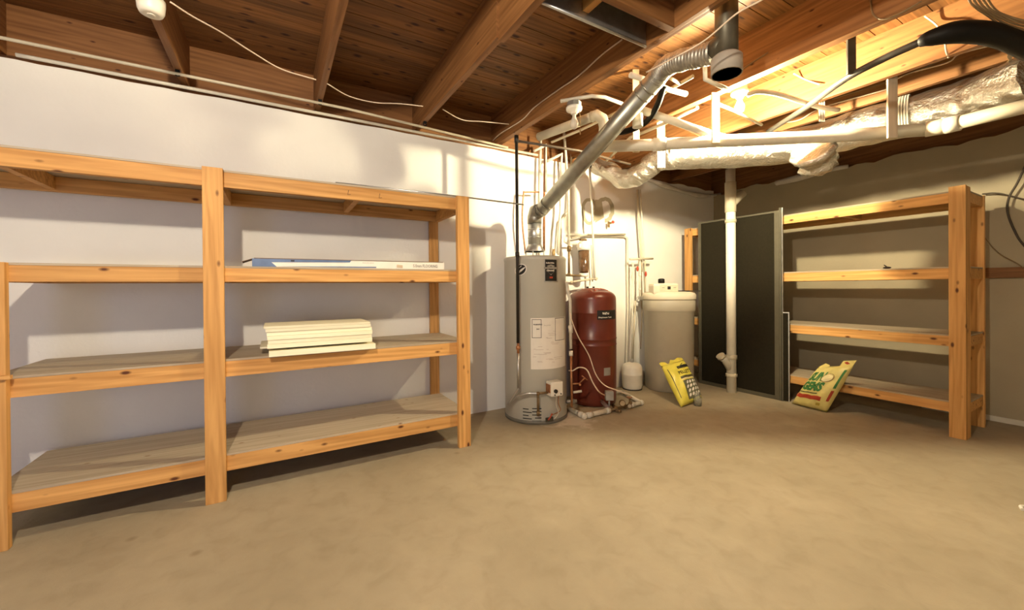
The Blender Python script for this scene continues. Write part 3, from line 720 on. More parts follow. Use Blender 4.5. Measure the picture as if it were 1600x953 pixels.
MB().cyl(g2-fd*.016, g2-fd*.018, .018, 18).build('gauge_face', plain('pale_dial', (.55, .48, .36), .3), t)
sw = m2+up*.135+sd*.005+fd*.02
MB().obox(sw, sd, fd, up, (.075, .06, .085), .006).cyl(sw-up*.05, sw-up*.10, .008).build('pressure_switch', plain('grey_switch_cover', (.36, .35, .32), .5), t)
vv = m3+up*.075-sd*.01
MB().cyl(m3-up*.01, vv, .008).sphere(m3+up*.02, .02).build('valve_stem', oldcopper, t)
MB().cyl(vv, vv+up*.006, .028, 16).build('valve_wheel', copper, t)
MB().cyl(RC+(m2-RC).normalized()*(RR-.02)+up*.05, m2+up*.01, .02).build('tank_inlet', plain('violet_grey_pipe', (.22, .15, .14), .4), t)

u0 = atd(893, 636, 3.62); ux, uy = u0.x, u0.y
def ur(x, y): return atd(x, y, 3.62)
t = thing('riser_pipe', 'white and copper riser between the water heater and the red tank', 'pipe', ur(893, 636))
MB().tube([ur(885, 440), ur(887, 452), ur(891, 470), ur(892, 545)], .013, 12).sphere(ur(891, 512), .020).cyl(ur(891.5, 508), ur(891.8, 520), .019).cyl(ur(892, 548), ur(892.3, 556), .018).build('white_riser', whitePVC, t)
MB().tube([ur(892.3, 555), ur(893.5, 636)], .0105, 12).build('copper_riser', copper, t)
MB().tube([ur(892, 600), ur(905, 599)], .008, 10).tube([ur(905, 599), ur(914, 590)], .006, 8).tube([ur(909, 587), ur(918, 594)], .005, 8).sphere(ur(906, 601), .012).build('spigot', copper, t)
MB().tube([ur(896, 613), ur(909, 611)], .011, 10).build('drain_stub', whitePVC, t)

def cable(pts, label, r=.005, mat=None, name='cable', smooth=6, group=None, cat='cable'):
    return tag(MB().tube(pts, r, 7, smooth=smooth).build(name, mat or romex), label, cat, group)
cable([atd(889, 468, 3.66), atd(892, 495, 3.60), atd(903, 525, 3.60), atd(920, 555, 3.60), atd(931, 585, 3.58), atd(945, 602, 3.55), atd(965, 610, 3.5), atd(983, 617, 3.5), vv+up*.01], 'cream cable slanting across the front of the red tank')
cable([atd(889, 579, 3.66), atd(895, 579, 3.60), atd(905, 574, 3.60), atd(917, 578, 3.58), atd(926, 597, 3.56), atd(936, 612, 3.52), sw+up*.0-sd*.04], 'pale pink cable looping from the riser to the pressure switch', r=.006)

# ---------------------------------------------------------------- small white tank
q = Vector((3.60, 3.355, 0))
t = thing('expansion_tank', 'small round white tank on the floor between the red tank and the softener', 'tank', q)
R_ = .117
MB().lathe(q, [(R_-.02, .0), (R_-.01, .012), (R_-.008, .03), (R_, .045), (R_, .165), (R_+.003, .17), (R_+.003, .18), (R_, .185), (R_, .245), (R_-.015, .28), (R_-.045, .30), (.02, .31)], 36).build('tank_shell', whiteEn, t)
MB().lathe(q, [(R_-.018, .0), (R_-.004, .002), (R_-.004, .012), (R_-.018, .014)], 36).build('foot_ring', blackP, t)
MB().lathe(q, [(.018, .305), (.018, .345), (.012, .35)], 16).build('valve_neck', galv, t)

# ---------------------------------------------------------------- water softener
SC = Vector((4.00, 3.16, 0)); srot = math.radians(-30)
t = thing('water_softener', 'tall beige water softener tank in the corner with a control head on top', 'water softener', SC)
MB().lathe(SC, [(.250, 0), (.258, .012), (.262, .30), (.270, .90), (.278, .91), (.282, .92), (.282, 1.035), (.276, 1.04)], 60, 1, .95, srot, 2.5).build('brine_tank', softM, t)
MB().lathe(SC, [(.286, 1.04), (.290, 1.05), (.288, 1.095), (.27, 1.12), (.20, 1.135), (.06, 1.14)], 60, 1, .95, srot, 2.5).build('lid', softLid, t)
hcx = SC+Vector((-.14, -.04, 0))+up*1.165; sa = Vector((math.cos(srot), math.sin(srot), 0)); sb = Vector((-sa.y, sa.x, 0))
hd = MB().obox(hcx, sa, sb, up, (.29, .18, .13), .03).build('control_head', softLid, t)
fr = hcx-sb*.0915
MB().obox(fr+up*.01+sa*.03, sa, sb, up, (.20, .006, .075), .002).build('control_panel', plain('panel_cream', (.60, .52, .38), .5), hd)
MB().obox(fr+up*.012+sa*.03-sb*.004, sa, sb, up, (.035, .004, .035), .001).build('display', blackP, hd)
MB().obox(fr+up*.015-sa*.035-sb*.004, sa, sb, up, (.03, .004, .008), .001).build('button_label', greyInk, hd)
MB().obox(fr+up*.015+sa*.095-sb*.004, sa, sb, up, (.03, .004, .008), .001).build('button_label', greyInk, hd)
k_ = hcx-sa*.02+up*.084
tag(MB().lathe(k_, [(.03, -.018), (.036, -.012), (.036, .028), (.02, .036)], 20, rot=0).build('black_cap', blackrub), 'black round cap sitting on top of the softener head', 'cap')
kk = SC+sa*.10-sb*.15+up*1.139
tag(MB().obox(kk, (sa+sb*.2).normalized(), (sb-sa*.2).normalized(), up, (.17, .045, .014), .004).obox(kk+sa*.14, sa, sb, up, (.13, .02, .010), .003).build('wrench', blackP), 'flat black tool lying on the softener lid', 'tool')
# thin tube dropping from valves to softener side
cable([bw(1002, 470, .16), bw(1003, 490, .16), atd(1002, 520, 4.55), atd(1001, 545, 4.5)], 'thin dark drain tube hanging beside the softener', r=.004, mat=oldcopper, name='drain_tube', cat='tube')

# ---------------------------------------------------------------- bags
def bag(name, label, BL, BR, TR, TL, thick, mat, notch=None, seg=18):
    BL, BR, TR, TL = map(Vector, (BL, BR, TR, TL))
    N = ((BR-BL).cross(TL-BL)).normalized()
    if N.dot(EYE-BL) < 0: N = -N
    t = thing(name, label, 'bag', (BL+BR)/2)
    def base(u, v): return BL*(1-u)*(1-v)+BR*u*(1-v)+TR*u*v+TL*(1-u)*v
    def puff(u, v):
        e = (max(0, 4*u*(1-u))**.38)*(max(0, 4*v*(1-v))**.5)
        return thick/2*e*(1+.10*math.sin(7*u+9*v)+.07*math.sin(15*u-11*v))
    def Sf(u, v, off=0): return base(u, v)+N*(puff(u, v)+off)
    s = MB(); G = {}
    for sd_ in (1, -1):
        for i in range(seg+1):
            for j in range(seg+1):
                u, v = i/seg, j/seg
                if sd_ < 0 and (i in (0, seg) or j in (0, seg)): G[sd_, i, j] = G[1, i, j]; continue
                G[sd_, i, j] = s.bm.verts.new(base(u, v)+N*sd_*puff(u, v)*(1 if sd_ > 0 else .9))
        for i in range(seg):
            for j in range(seg):
                f = s.bm.faces.new((G[sd_, i, j], G[sd_, i+1, j], G[sd_, i+1, j+1], G[sd_, i, j+1])); f.smooth = True
    body = s.build('sack', mat, t)
    return t, Sf, base, N
def quad_patch(Sf, u0, v0, u1, v1, off, name, mat, parent, n=8, wav=0):
    s = MB()
    for i in range(n):
        for j in range(n):
            a, b = u0+(u1-u0)*i/n, u0+(u1-u0)*(i+1)/n; c, d = v0+(v1-v0)*j/n, v0+(v1-v0)*(j+1)/n
            W_ = lambda q: wav*math.sin(q*22)
            s.poly([Sf(a, c+W_(a), off), Sf(b, c+W_(b), off), Sf(b, d+W_(b), off), Sf(a, d+W_(a), off)])
    bmesh.ops.remove_doubles(s.bm, verts=s.bm.verts, dist=1e-5)
    return s.build(name, mat, parent)
# pellet bag against the softener
bl = fl(1064, 636, .005); br = fl(1097, 622, .045); tl = atd(1033, 572, 4.30); tr = atd(1068, 562, 4.40)
t, Sf, base, N = bag('pellet_bag', 'yellow pellet bag leaning tilted against the softener', bl, br, tr, tl, .13, yellowM)
# crimped top fin
s = MB(); 
for i in range(12):
    a, b = i/12, (i+1)/12; e = (tl-bl).normalized()
    h = lambda q: .045+.008*math.sin(q*17)-(.03 if .28 < q < .42 else 0)
    s.poly([base(a, .99), base(b, .99), base(b, .99)+e*h(b)-N*.01, base(a, .99)+e*h(a)-N*.01])
s.bm.normal_update(); s.build('sealed_edge', yellowM, t)
def bt(u0, v0, wsz, hsz): return lambda u, v: Sf(u0+u/wsz, v0+v/hsz, .003)
Wb, Hb = (br-bl).length, (tl-bl).length
text_mesh('PELLETS', .060, bt(.36, .63, Wb, Hb), 'lettering', blackP, t, bold=.001, width=Wb*.60, sub=1)
quad_patch(Sf, .34, .52, .97, .575, .003, 'dark_band', plain('band_dark_olive', (.07, .065, .025), .5), t)
quad_patch(Sf, .34, .495, .97, .51, .003, 'pale_stripe', whiteP, t)
quad_patch(Sf, .45, .78, .95, .85, .003, 'dark_emblem', blackP, t)
s = MB().poly([Sf(.45, .80, .0045), Sf(.70, .755, .0045), Sf(.95, .80, .0045), Sf(.72, .90, .0045)]); s.build('emblem_wings', plain('olive_ink', (.16, .15, .05), .5), t)
quad_patch(Sf, .36, .06, .98, .47, .0025, 'pellet_picture', plain('picture_dark', (.13, .13, .07), .5), t)
s = MB(); random.seed(5)
for r_ in range(4):
    for c_ in range(4):
        u, v = .47+.13*c_+.03*(r_ % 2), .14+.09*r_; P = []
        for k in range(12):
            a = 2*math.pi*k/12; P.append(Sf(u+.045*math.cos(a)+.02*math.sin(a), v+.034*math.sin(a), .005))
        s.poly(P)
s.build('pellet_shapes', whiteP, t)
quad_patch(Sf, .07, .15, .09, .85, .003, 'side_print', blackP, t)
# glass jar in front of the bag
q = fl(1089, 634); q = Vector((q.x+.01, q.y, 0))
t = thing('glass_jar', 'small clear glass jar on the floor at the corner of the pellet bag', 'jar', q)
MB().lathe(q, [(.030, 0), (.038, .004), (.040, .07), (.026, .095), (.024, .13), (.028, .134), (.024, .134), (.021, .128), (.022, .097), (.036, .068), (.034, .008), (.01, .006)], 24).build('glass', glassM, t)
# rock bag against the right shelf
bl = fl(1237, 630, .006); br = fl(1292, 644, .008); tl = on(1279, 573, 0, 4.515); tr = on(1334, 571, 0, 4.50)
t, Sf, base, N = bag('salt_bag', 'pale yellow bag with green lettering leaning on the right shelf', bl, br, tr, tl, .16, paleYellow)
e = (tl-bl).normalized(); s = MB()
def fin(a0, a1, h0, h1):
    s.poly([base(a0, .985), base(a1, .985), base(a1, .985)+e*h1, base(a0, .985)+e*h0], N*.004)
fin(0.0, .15, .0, .045); fin(.15, .32, .045, .02); fin(.32, .62, .004, .004); fin(.62, .98, .065, .065)
s.build('torn_top', paleYellow, t)
s = MB().poly([base(.68, .985)+e*.045+N*.006, base(.75, .985)+e*.055+N*.006, base(.88, .985)+e*.028+N*.006, base(.80, .985)+e*.022+N*.006], N*.001); s.build('red_corner_mark', redInk, t)
Wb, Hb = (br-bl).length, (tl-bl).length
text_mesh('SUN', .125, bt(.12, .65, Wb, Hb), 'lettering', greenInk, t, bold=.007, width=Wb*.40, sub=2)
text_mesh('GEMS', .12, bt(.07, .42, Wb, Hb), 'lettering', greenInk, t, bold=.007, width=Wb*.60, sub=2)
s = MB(); P = [Sf(.62+.17*math.cos(a), .72+.10*math.sin(a), .003) for a in [2*math.pi*k/20 for k in range(20)]]; s.poly(P); s.build('sun_emblem', plain('brown_ring', (.30, .20, .06), .5), t)
s = MB(); P = [Sf(.62+.14*math.cos(a), .72+.083*math.sin(a), .005) for a in [2*math.pi*k/20 for k in range(20)]]; s.poly(P); s.build('pale_disc', plain('cream_disc', (.80, .72, .40), .5), t)
quad_patch(Sf, .06, .345, .62, .365, .003, 'dark_line', plain('dark_green_line', (.03, .05, .02), .5), t, wav=.004)
quad_patch(Sf, .02, .21, .78, .30, .003, 'red_band', redInk, t, wav=.008)
quad_patch(Sf, .70, .10, .80, .16, .003, 'gold_mark', plain('gold_ink', (.45, .33, .05), .5), t)
quad_patch(Sf, .90, .50, .955, .90, .003, 'side_print', greenInk, t)
quad_patch(Sf, .90, .22, .955, .45, .003, 'side_print', redInk, t)

# ---------------------------------------------------------------- screen door leaning at the shelf
A = Vector((4.40, 3.08, 0)); B = Vector((4.475, 2.235, 0))
A = fl(1092, 598); B = fl(1217, 621)
A = Vector((A.x-.05, A.y-.03, 0)); B = Vector((min(B.x, 4.50), B.y, 0)); A.x = 4.40
A = EYE+ray(1092, 598)*(4.50/ray(1092, 598).x); A.z = 0; B = EYE+ray(1218, 620)*(4.512/ray(1218, 620).x); B.z = 0
dx = (B-A).normalized(); dn = Vector((-dx.y, dx.x, 0)); 
if dn.dot(EYE-A) < 0: dn = -dn
Hd = 1.975; Ld = (B-A).length
t = thing('screen_door', 'tall dark screen door with a dull metal frame leaning on the right shelf', 'door', (A+B)/2)
def dbox(u0, u1, z0, z1, d0, d1): 
    return MB().obox(A+dx*(u0+u1)/2+up*(z0+z1)/2-dn*(d0+d1)/2, dx, -dn, up, (u1-u0, d1-d0, z1-z0), .002)
dbox(0, .035, 0, Hd, 0, .03).build('stile', alu, t); dbox(Ld-.045, Ld, 0, Hd, 0, .03).build('stile', alu, t)
dbox(.035, Ld-.045, Hd-.02, Hd, 0, .03).build('rail', alu, t); dbox(.035, Ld-.045, 0, .04, 0, .03).build('rail', alu, t)
dbox(.035, Ld-.045, .04, Hd-.02, .010, .018).build('screen', meshM, t)
# second frame edge stacked behind the right stile
t2 = thing('door_frame', 'narrow pale metal frame standing right behind the screen door edge', 'frame', B)
C0 = B+dx*.012
MB().obox(C0+up*1.0+Vector((.012, 0, 0)), dx, -dn, up, (.018, .03, 2.0), .002).build('frame_stile', alu, t2)
MB().obox(C0+up*1.0+dx*.014+Vector((.018, 0, 0)), dx, -dn, up, (.006, .02, 2.0), .001).build('bright_edge', galv, t2)
# small window screen
q0 = Vector((4.525, B.y-.055, 0)); 
t3 = thing('window_screen', 'small window screen with a pale frame standing at the left end of the right shelf', 'window screen', q0)
vx = (EYE-q0); vx.z = 0; vx.normalize(); fx2 = Vector((-vx.y, vx.x, 0)); 
if fx2.dot(CR) < 0: fx2 = -fx2
hS = .92; wS = .066
MB().obox(q0+fx2*(wS/2-.006)+up*hS/2, fx2, vx, up, (.010, .014, hS), .001).build('frame_stile', galv, t3)
MB().obox(q0-fx2*(wS/2-.006)+up*hS/2, fx2, vx, up, (.010, .014, hS), .001).build('frame_stile', alu, t3)
MB().obox(q0+up*(hS-.005), fx2, vx, up, (wS-.014, .014, .010), .001).build('frame_rail', galv, t3)
MB().obox(q0+up*(hS/2), fx2, vx, up, (wS-.016, .003, hS-.02), .0).build('screen', meshM, t3)
# small knob of debris on the right shelf
q = on(1386, 415, 0, 4.62); q.z = 1.334
tag(MB().sphere(q+up*.010, .018, (.8, 1.6, .55)).cyl(q+up*.015, q+up*.035+Vector((0, .02, 0)), .004).build('dead_leaf', plain('dark_brown_leaf', (.03, .015, .01), .8)), 'small dark curled scrap on the second shelf of the right unit', 'scrap')

# ---------------------------------------------------------------- vertical drain pipe
VP = EYE+ray(1143, 600)*(4.425/ray(1143, 600).x); VP.z = 0
t = thing('drain_stack', 'white vertical drain pipe with a cleanout in front of the dark screen door', 'pipe', VP)
vr = .050
MB().cyl(VP, VP+up*2.50, vr, 24).build('stack', plain('bright_pvc', (.84, .80, .68), .35, noise=.05), t)
for z0, z1 in ((.17, .21), (.37, .42), (1.90, 1.94), (2.02, 2.36)): MB().lathe(VP, [(vr+.001, z0), (vr+.009, z0+.004), (vr+.009, z1-.004), (vr+.001, z1)], 24).build('coupling', creamPVC, t)
wd_ = -CR*.75-fd*.1; wd_.z = 0; wd_.normalize()
s = MB().tube([VP+up*.24, VP+up*.24+(wd_*.55+up*.85).normalized()*.16, VP+up*.24+(wd_*.62+up*.8).normalized()*.19], .040, 20).build('cleanout_branch', whitePVC, t)
e0 = VP+up*.24+(wd_*.62+up*.8).normalized()*.19
MB().tube([e0, e0+(wd_*.62+up*.8).normalized()*.035], .047, 20).build('cleanout_cap', creamPVC, t)
s = MB().tube([VP+up*2.10, VP+up*2.24+CR*.14], .045, 18).build('upper_branch', creamPVC, t)

# ---------------------------------------------------------------- pipes under the ceiling on the right
pv = [on(942, 229, 2, 2.30), on(1025, 226, 2, 2.285), on(1122, 220.5, 2, 2.268), on(1320, 212, 2, 2.265), on(1452, 202, 2, 2.255)]
t = thing('drain_line', 'long white drain pipe crossing below the foil duct', 'pipe', pv[0])
MB().tube(pv, .044, 22).build('main_run', whitePVC, t)
dr = (pv[4]-pv[3]).normalized()
pe = pv[4]; pg = on(1480, 196, 2, 2.25); ph = on(1640, 157, 2, 2.24)
MB().tube([pe-dr*.02, pe.lerp(pg, .6), pg], .050, 22).build('elbow', creamPVC, t)
MB().tube([pg, ph], .042, 22).build('right_run', creamPVC, t)
d2 = (ph-pg).normalized()
MB().tube([pg-d2*.01, pg+d2*.06], .052, 22).build('coupling', whitePVC, t); d0 = (pv[2]-pv[1]).normalized(); MB().tube([pv[1]-d0*.02, pv[1]+d0*.07], .050, 22).build('coupling', whitePVC, t)
# slanting white line under the joists
a = on(1000, 171, 2, 2.44); b = on(1112, 210, 2, 2.33); c = on(1162, 224, 2, 2.285)
t = thing('branch_drain', 'white pipe slanting down to the right behind the flue', 'pipe', a)
MB().tube([a, b, c], .027, 18).build('slanting_run', whitePVC, t)
MB().tube([a+up*.0, a-up*.0-(b-a).normalized()*.05], .040, 18).tube([a-(b-a).normalized()*.02+up*.02, a-(b-a).normalized()*.02-up*.13], .036, 18).build('elbow', whitePVC, t)
# white pipe with elbow beside the unlit bulb
a = on(842, 214, 2, 2.50); b = on(932, 180, 2, 2.50)
t = thing('vent_line', 'white pipe under the doubled joist ending in an elbow behind the flue', 'pipe', a)
MB().tube([a, b], .036, 18).build('run', creamPVC, t)
MB().tube([b-(b-a).normalized()*.04, b, b+Vector((.05, -.01, -.02)), b+Vector((.07, -.01, -.07)), b+Vector((.07, -.01, -.12))], .042, 18).build('elbow', creamPVC, t)
# curled insulation at the head of the walls
fm = plain('grey_white_insulation', (.62, .58, .52), .8, noise=.1, bump=.6, bscale=30)
P = [on(1012, 280, 1, WY-.03), on(1040, 290, 1, WY-.05), on(1070, 300, 1, WY-.05), on(1100, 306, 1, WY-.04), on(1128, 303, 1, WY-.03)]
tag(MB().tube(P, lambda q: .018+.016*math.sin(q*7)**2, 12, smooth=6).build('insulation_strip', fm), 'ragged white insulation curling over the top of the back wall', 'insulation')
P = [on(1213, 286, 0, WX-.04), on(1235, 281, 0, WX-.06), on(1262, 274, 0, WX-.06), on(1290, 266, 0, WX-.05), on(1325, 260, 0, WX-.03)]
tag(MB().tube(P, lambda q: .040-.03*abs(q-.35), 12, smooth=6).build('insulation_strip', fm), 'ragged white insulation along the top of the right wall', 'insulation')
# ragged tan rings laid flat on the wall above the red tank
bp1 = plain('patch_tan', (.40, .36, .25), .9, noise=.1)
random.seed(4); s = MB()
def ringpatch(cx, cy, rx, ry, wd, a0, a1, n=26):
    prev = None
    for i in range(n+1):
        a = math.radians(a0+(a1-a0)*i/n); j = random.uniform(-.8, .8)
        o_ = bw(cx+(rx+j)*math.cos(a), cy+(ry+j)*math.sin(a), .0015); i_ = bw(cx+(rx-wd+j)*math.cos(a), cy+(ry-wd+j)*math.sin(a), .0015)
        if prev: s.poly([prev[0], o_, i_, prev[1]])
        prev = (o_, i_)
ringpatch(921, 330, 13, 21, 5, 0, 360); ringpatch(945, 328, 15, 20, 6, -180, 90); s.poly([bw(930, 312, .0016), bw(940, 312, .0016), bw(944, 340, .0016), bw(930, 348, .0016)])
tag(s.build('tan_patch', bp1), 'ragged tan ring-shaped patch on the wall above the red tank', 'wall patch')
# small diameter lines among the joists
def line(pxs, z, r, mat, label, name='supply_line', smooth=0, cat='pipe'):
    P = [on(p[0], p[1], 2, (p[2] if len(p) > 2 else z)) for p in pxs]
    return tag(MB().tube(P, r, 10, smooth=smooth).build(name, mat), label, cat)
line([(876, 158), (925, 150), (945, 152), (972, 162)], 2.56, .013, whitePVC, 'thin white pipe passing left of the flue below the doubled joist')
line([(985, 117), (1004, 123), (1045, 140), (1072, 147)], 2.56, .018, whitePVC, 'white capped pipe crossing behind the top of the flue')
line([(1040, 118), (1062, 130)], 2.58, .012, creamPVC, 'short cream pipe behind the flexible flue section')
line([(1032, 151, 2.58), (1040, 143, 2.58), (1062, 131, 2.58), (1083, 119, 2.58)], 2.58, .012, creamPVC, 'cream pipe climbing toward the flue cap between the joists')
line([(1101, 95, 2.50), (1102, 124, 2.38), (1140, 141, 2.38)], 2.5, .013, whitePVC, 'small white elbowed pipe below the flexible flue section')
line([(862, 222), (905, 204), (955, 180), (985, 165)], 2.58, .012, creamPVC, 'cream pipe behind the unlit bulb running toward the flue')
line([(905, 292), (985, 215), (1045, 190), (1090, 168)], 2.56, .014, creamPVC, 'pale pipe behind the flue running toward the yellow-lit joist')
line([(960, 345), (948, 270), (925, 175)], 2.55, .004, romex, 'x', 'x') if False else None
line([(1060, 195), (1100, 213), (1135, 226)], 2.56, .016, copper, 'copper-toned pipe below the slanting white pipe')
# black curved hose behind the flue
cable([atd(1037, 135, 2.75), atd(1027, 165, 2.8), atd(1010, 190, 2.9), atd(985, 203, 3.0), atd(960, 208, 3.1)], 'thick black hose curving behind the flue', r=.022, mat=blackrub, name='hose', cat='hose')

# ---------------------------------------------------------------- flexible foil duct
dp = [on(1040, 240, 2, 2.45), on(1100, 238, 2, 2.45), on(1170, 236, 2, 2.45), on(1260, 224, 2, 2.45), on(1345, 200, 2, 2.45), on(1430, 180, 2, 2.45), on(1520, 155, 2, 2.45), on(1620, 118, 2, 2.45)]
t = thing('flexible_duct', 'large crinkled foil duct hanging under the joists on the right', 'duct', dp[0])
P = spline(dp, 60)
random.seed(21)
s = MB(); s.tube(P, .145, 40)
for v in s.bm.verts:
    c = v.co; k = .0025*math.sin(c.x*60+c.y*35+3*math.sin(c.z*40))+.003*math.sin(c.x*23-c.z*70+c.y*41)
    v.co = c+Vector((0, 0, 1))*k+Vector((k, -k, 0))*.7
s.build('main_duct', foil, t)
bp_ = [atd(930, 258, 4.25), atd(952, 268, 4.15), atd(975, 280, 4.05), atd(1000, 272, 3.95), atd(1025, 252, 3.85), atd(1050, 243, 3.75)]
s = MB().tube(spline(bp_, 14), lambda q: .075+.04*q+.003*math.sin(q*37), 24)
for v in s.bm.verts:
    c = v.co; k = .005*math.sin(c.x*50+c.z*60)+.004*math.sin(c.y*70-c.z*50); v.co = c+Vector((k, -k, k))
s.build('branch_duct', foil, t)
s = MB().tube([bp_[0], bp_[0]-Vector((.03, 0, 0))], .05, 20).build('collar', blackrub, t)
# crumpled take-off hanging from the duct
c0 = atd(1268, 232, 3.0); c1 = atd(1276, 250, 3.05); c2 = atd(1280, 264, 3.1)
s = MB().tube(spline([c0, c1, c2], 10), lambda q: .135+.015*math.sin(q*11)-.055*q*q, 26)
for v in s.bm.verts:
    c = v.co; k = .009*math.sin(c.x*90+c.z*60)+.007*math.sin(c.y*80-c.z*90); v.co = c+(c-c1).normalized()*k
s.build('crumpled_takeoff', foil, t)
c0 = atd(1262, 224, 2.93)
# hangers
def vstrap(px, y1, X, top, wpx, mat, label, ribs=0):
    r_ = ray(px, y1); d = X/r_.x; b = EYE+r_*d; wd = wpx/F_PX*d
    ax_ = Vector((0, 1, 0)) if ribs == -1 else Vector((CR.x, CR.y, 0)).normalized(); ay_ = Vector((-ax_.y, ax_.x, 0))
    t = thing('hanger_strap', label, 'hanger', b); a = Vector((b.x, b.y, top))
    if ribs > 0:
        for k in range(ribs):
            off = (k-(ribs-1)/2)*wd/ribs
            MB().obox((a+b)/2+ax_*off-ay_*.003, ax_, ay_, up, (wd/ribs*.55, .004, top-b.z), .0).build('strand', mat, t)
        MB().obox((a+b)/2+ay_*.002, ax_, ay_, up, (wd*.96, .003, top-b.z), 0).build('backing', wireY, t)
    else:
        MB().obox((a+b)/2, ax_, ay_, up, (wd, .014, top-b.z), .002).build('board', mat, t)
    return t
vstrap(1118, 224, 2.768, 2.5995, 12, plain('pale_hanger', (.66, .56, .36), .7, noise=.15), 'pale wooden hanger board beside the glowing bulb holding the drain pipe')
vstrap(1394, 216, 3.655, 2.80, 15, greyZ, 'grey wooden hanger board on the right holding the drain pipe')
vstrap(1033, 262, 2.872, 2.75, 13, whitePVC, 'ribbed white strap around the left end of the foil duct', 5)
vstrap(1330, 116, 2.872, 2.75, 13, darksteel, 'dark steel hanger under the yellow-lit joist')
vstrap(1284, 190, 3.655, 2.80, 10, whitePVC, 'ribbed white strap hanging behind the dark pipe', 3)
vstrap(994, 238, 2.473, 2.9095, 10, plain('pale_hanger2', (.62, .50, .32), .7), 'pale wooden hanger dropping from the deck behind the flue to the drain pipe')
# ribbed strap that wraps the duct
def wrap(center, axis, R, a0, a1, wd, label, n=16, ribs=5):
    axis = axis.normalized(); U = (up-axis*axis.dot(up)).normalized(); V = axis.cross(U)
    t = thing('duct_strap', label, 'strap', center-up*R)
    for k in range(ribs):
        off = axis*((k-(ribs-1)/2)*wd/ribs)
        P = [center+off+U*R*math.cos(a)+V*R*math.sin(a) for a in [math.radians(a0+(a1-a0)*i/n) for i in range(n+1)]]
        s = MB()
        for i in range(n):
            q = (P[i+1]-P[i]); m_ = (P[i]+P[i+1])/2; nn = (m_-center-off).normalized()
            s.obox(m_, axis, q.normalized(), nn, (wd/ribs*.65, q.length*1.05, .006))
        s.build('strand', whitePVC, t)
    return t
i_ = int(60*5.0*.94); cen = P_ = spline(dp, 60)[int(60*4.80)]; axd = (spline(dp, 60)[int(60*4.9)]-spline(dp, 60)[int(60*4.7)])
wrap(cen, axd, .158, -100, 160, .075, 'ribbed white strap wrapped around the foil duct right of the grey hanger')
a = on(1418, 133, 2, 2.60)
# dark pipe and black hose at upper right
hp = [on(1200, 206, 2, 2.56), on(1225, 190, 2, 2.52), on(1262, 166, 2, 2.47), on(1320, 124, 2, 2.42), on(1380, 92, 2, 2.42), on(1437, 66, 2, 2.42)]
t = thing('condensate_pipe', 'dark pipe running under the joists into a thick black hose at the upper right', 'pipe', hp[0])
MB().tube(hp, .019, 16, smooth=5).build('grey_pipe', plain('dusty_grey_pipe', (.045, .04, .03), .5, noise=.2), t)
h2 = [hp[-1]]+[on(1455, 59, 2, 2.42), on(1500, 50, 2, 2.42), on(1560, 56, 2, 2.42), on(1620, 82, 2, 2.41)]
MB().tube(h2, lambda q: .024+.026*min(1, q*2.2), 18, smooth=8).build('black_hose', blackrub, t)
# white flexible conduit beside the bulb
line([(1168, 148), (1185, 143), (1215, 147), (1250, 158), (1275, 166), (1310, 172)], 2.50, .016, whitePVC, 'white flexible tube curving right from the glowing bulb', 'flexible_tube', 5, 'tube')
line([(1116, 160), (1145, 172), (1190, 195)], 2.58, .012, creamPVC, 'cream pipe passing behind the glowing bulb')

# ---------------------------------------------------------------- cables
cable([on(266, 3, 2, 2.6), on(300, 25, 2, 2.6), on(345, 50, 2, 2.6), on(395, 82, 2, 2.6), on(440, 108, 2, 2.6), on(494, 124.5, 2, 2.6)], 'white cable sagging from the smoke alarm to the narrow middle joist', r=.004)
cable([on(511, 130.5, 2, 2.6), on(545, 150, 2, 2.6), on(585, 160, 2, 2.6), on(625, 162, 2, 2.6), on(661, 166, 2, 2.6)], 'white cable sagging between the narrow joist and the split joist', r=.004)
cable([on(692, 171, 2, 2.62), on(722, 187, 2, 2.62), on(755, 190, 2, 2.62), on(795, 194, 2, 2.64)], 'white cable between the split joist and the doubled joist', r=.004)
xj = 1.878
cable([on(770, 220, 0, xj), on(783, 208, 0, xj), on(815, 188, 0, xj), on(835, 168, 0, xj), on(870, 142, 0, xj), on(905, 118, 0, xj), on(940, 86, 0, xj), on(972, 62, 0, xj)], 'cream cable stapled along the side of the doubled joist', r=.005)
cable([atd(1010, 113, 2.15), atd(1048, 93, 2.0), atd(1100, 64, 1.9), atd(1150, 22, 1.8), atd(1190, 0, 1.75), atd(1240, -30, 1.7)], 'pale cable passing in front of the flexible flue section', r=.004)
xk = 2.77
cable([on(1145, 122, 0, xk), on(1165, 105, 0, xk), on(1200, 82, 0, xk)], 'thin cable along the face of the deep joist', r=.004, mat=wireY)
cable([on(1360, 0, 0, xk), on(1364, 22, 0, xk), on(1378, 30, 0, xk), on(1400, 24, 0, xk), on(1440, 2, 0, xk)], 'dark cable looped on the deep joist at the top right', r=.004, mat=wireY)
xm = 3.972
cable([on(1203, 203, 0, xm), on(1222, 193, 0, xm), on(1250, 187, 0, xm), on(1285, 168, 0, xm), on(1385, 140, 0, xm)], 'cream cable along the orange-lit joist above the duct', r=.005)
cable([on(1385, 132, 0, xm), on(1420, 115, 0, xm), on(1480, 98, 0, xm), on(1500, 84, 0, xm), on(1560, 68, 0, xm)], 'cream cable continuing right along the orange-lit joist', r=.005)
cable([on(1300, 155, 0, xm), on(1370, 133, 0, xm), on(1430, 112, 0, xm), on(1475, 92, 0, xm)], 'upper tan cable along the orange-lit joist', r=.004, mat=wireY)
cable([on(1445, 25, 2, 2.88), on(1460, 36, 2, 2.82), on(1468, 46, 2, 2.75), on(1476, 64, 2, 2.66), on(1478, 78, 2, 2.62), on(1482, 90, 2, 2.6)], 'cream cable dropping from the deck beside the black hose', r=.005)
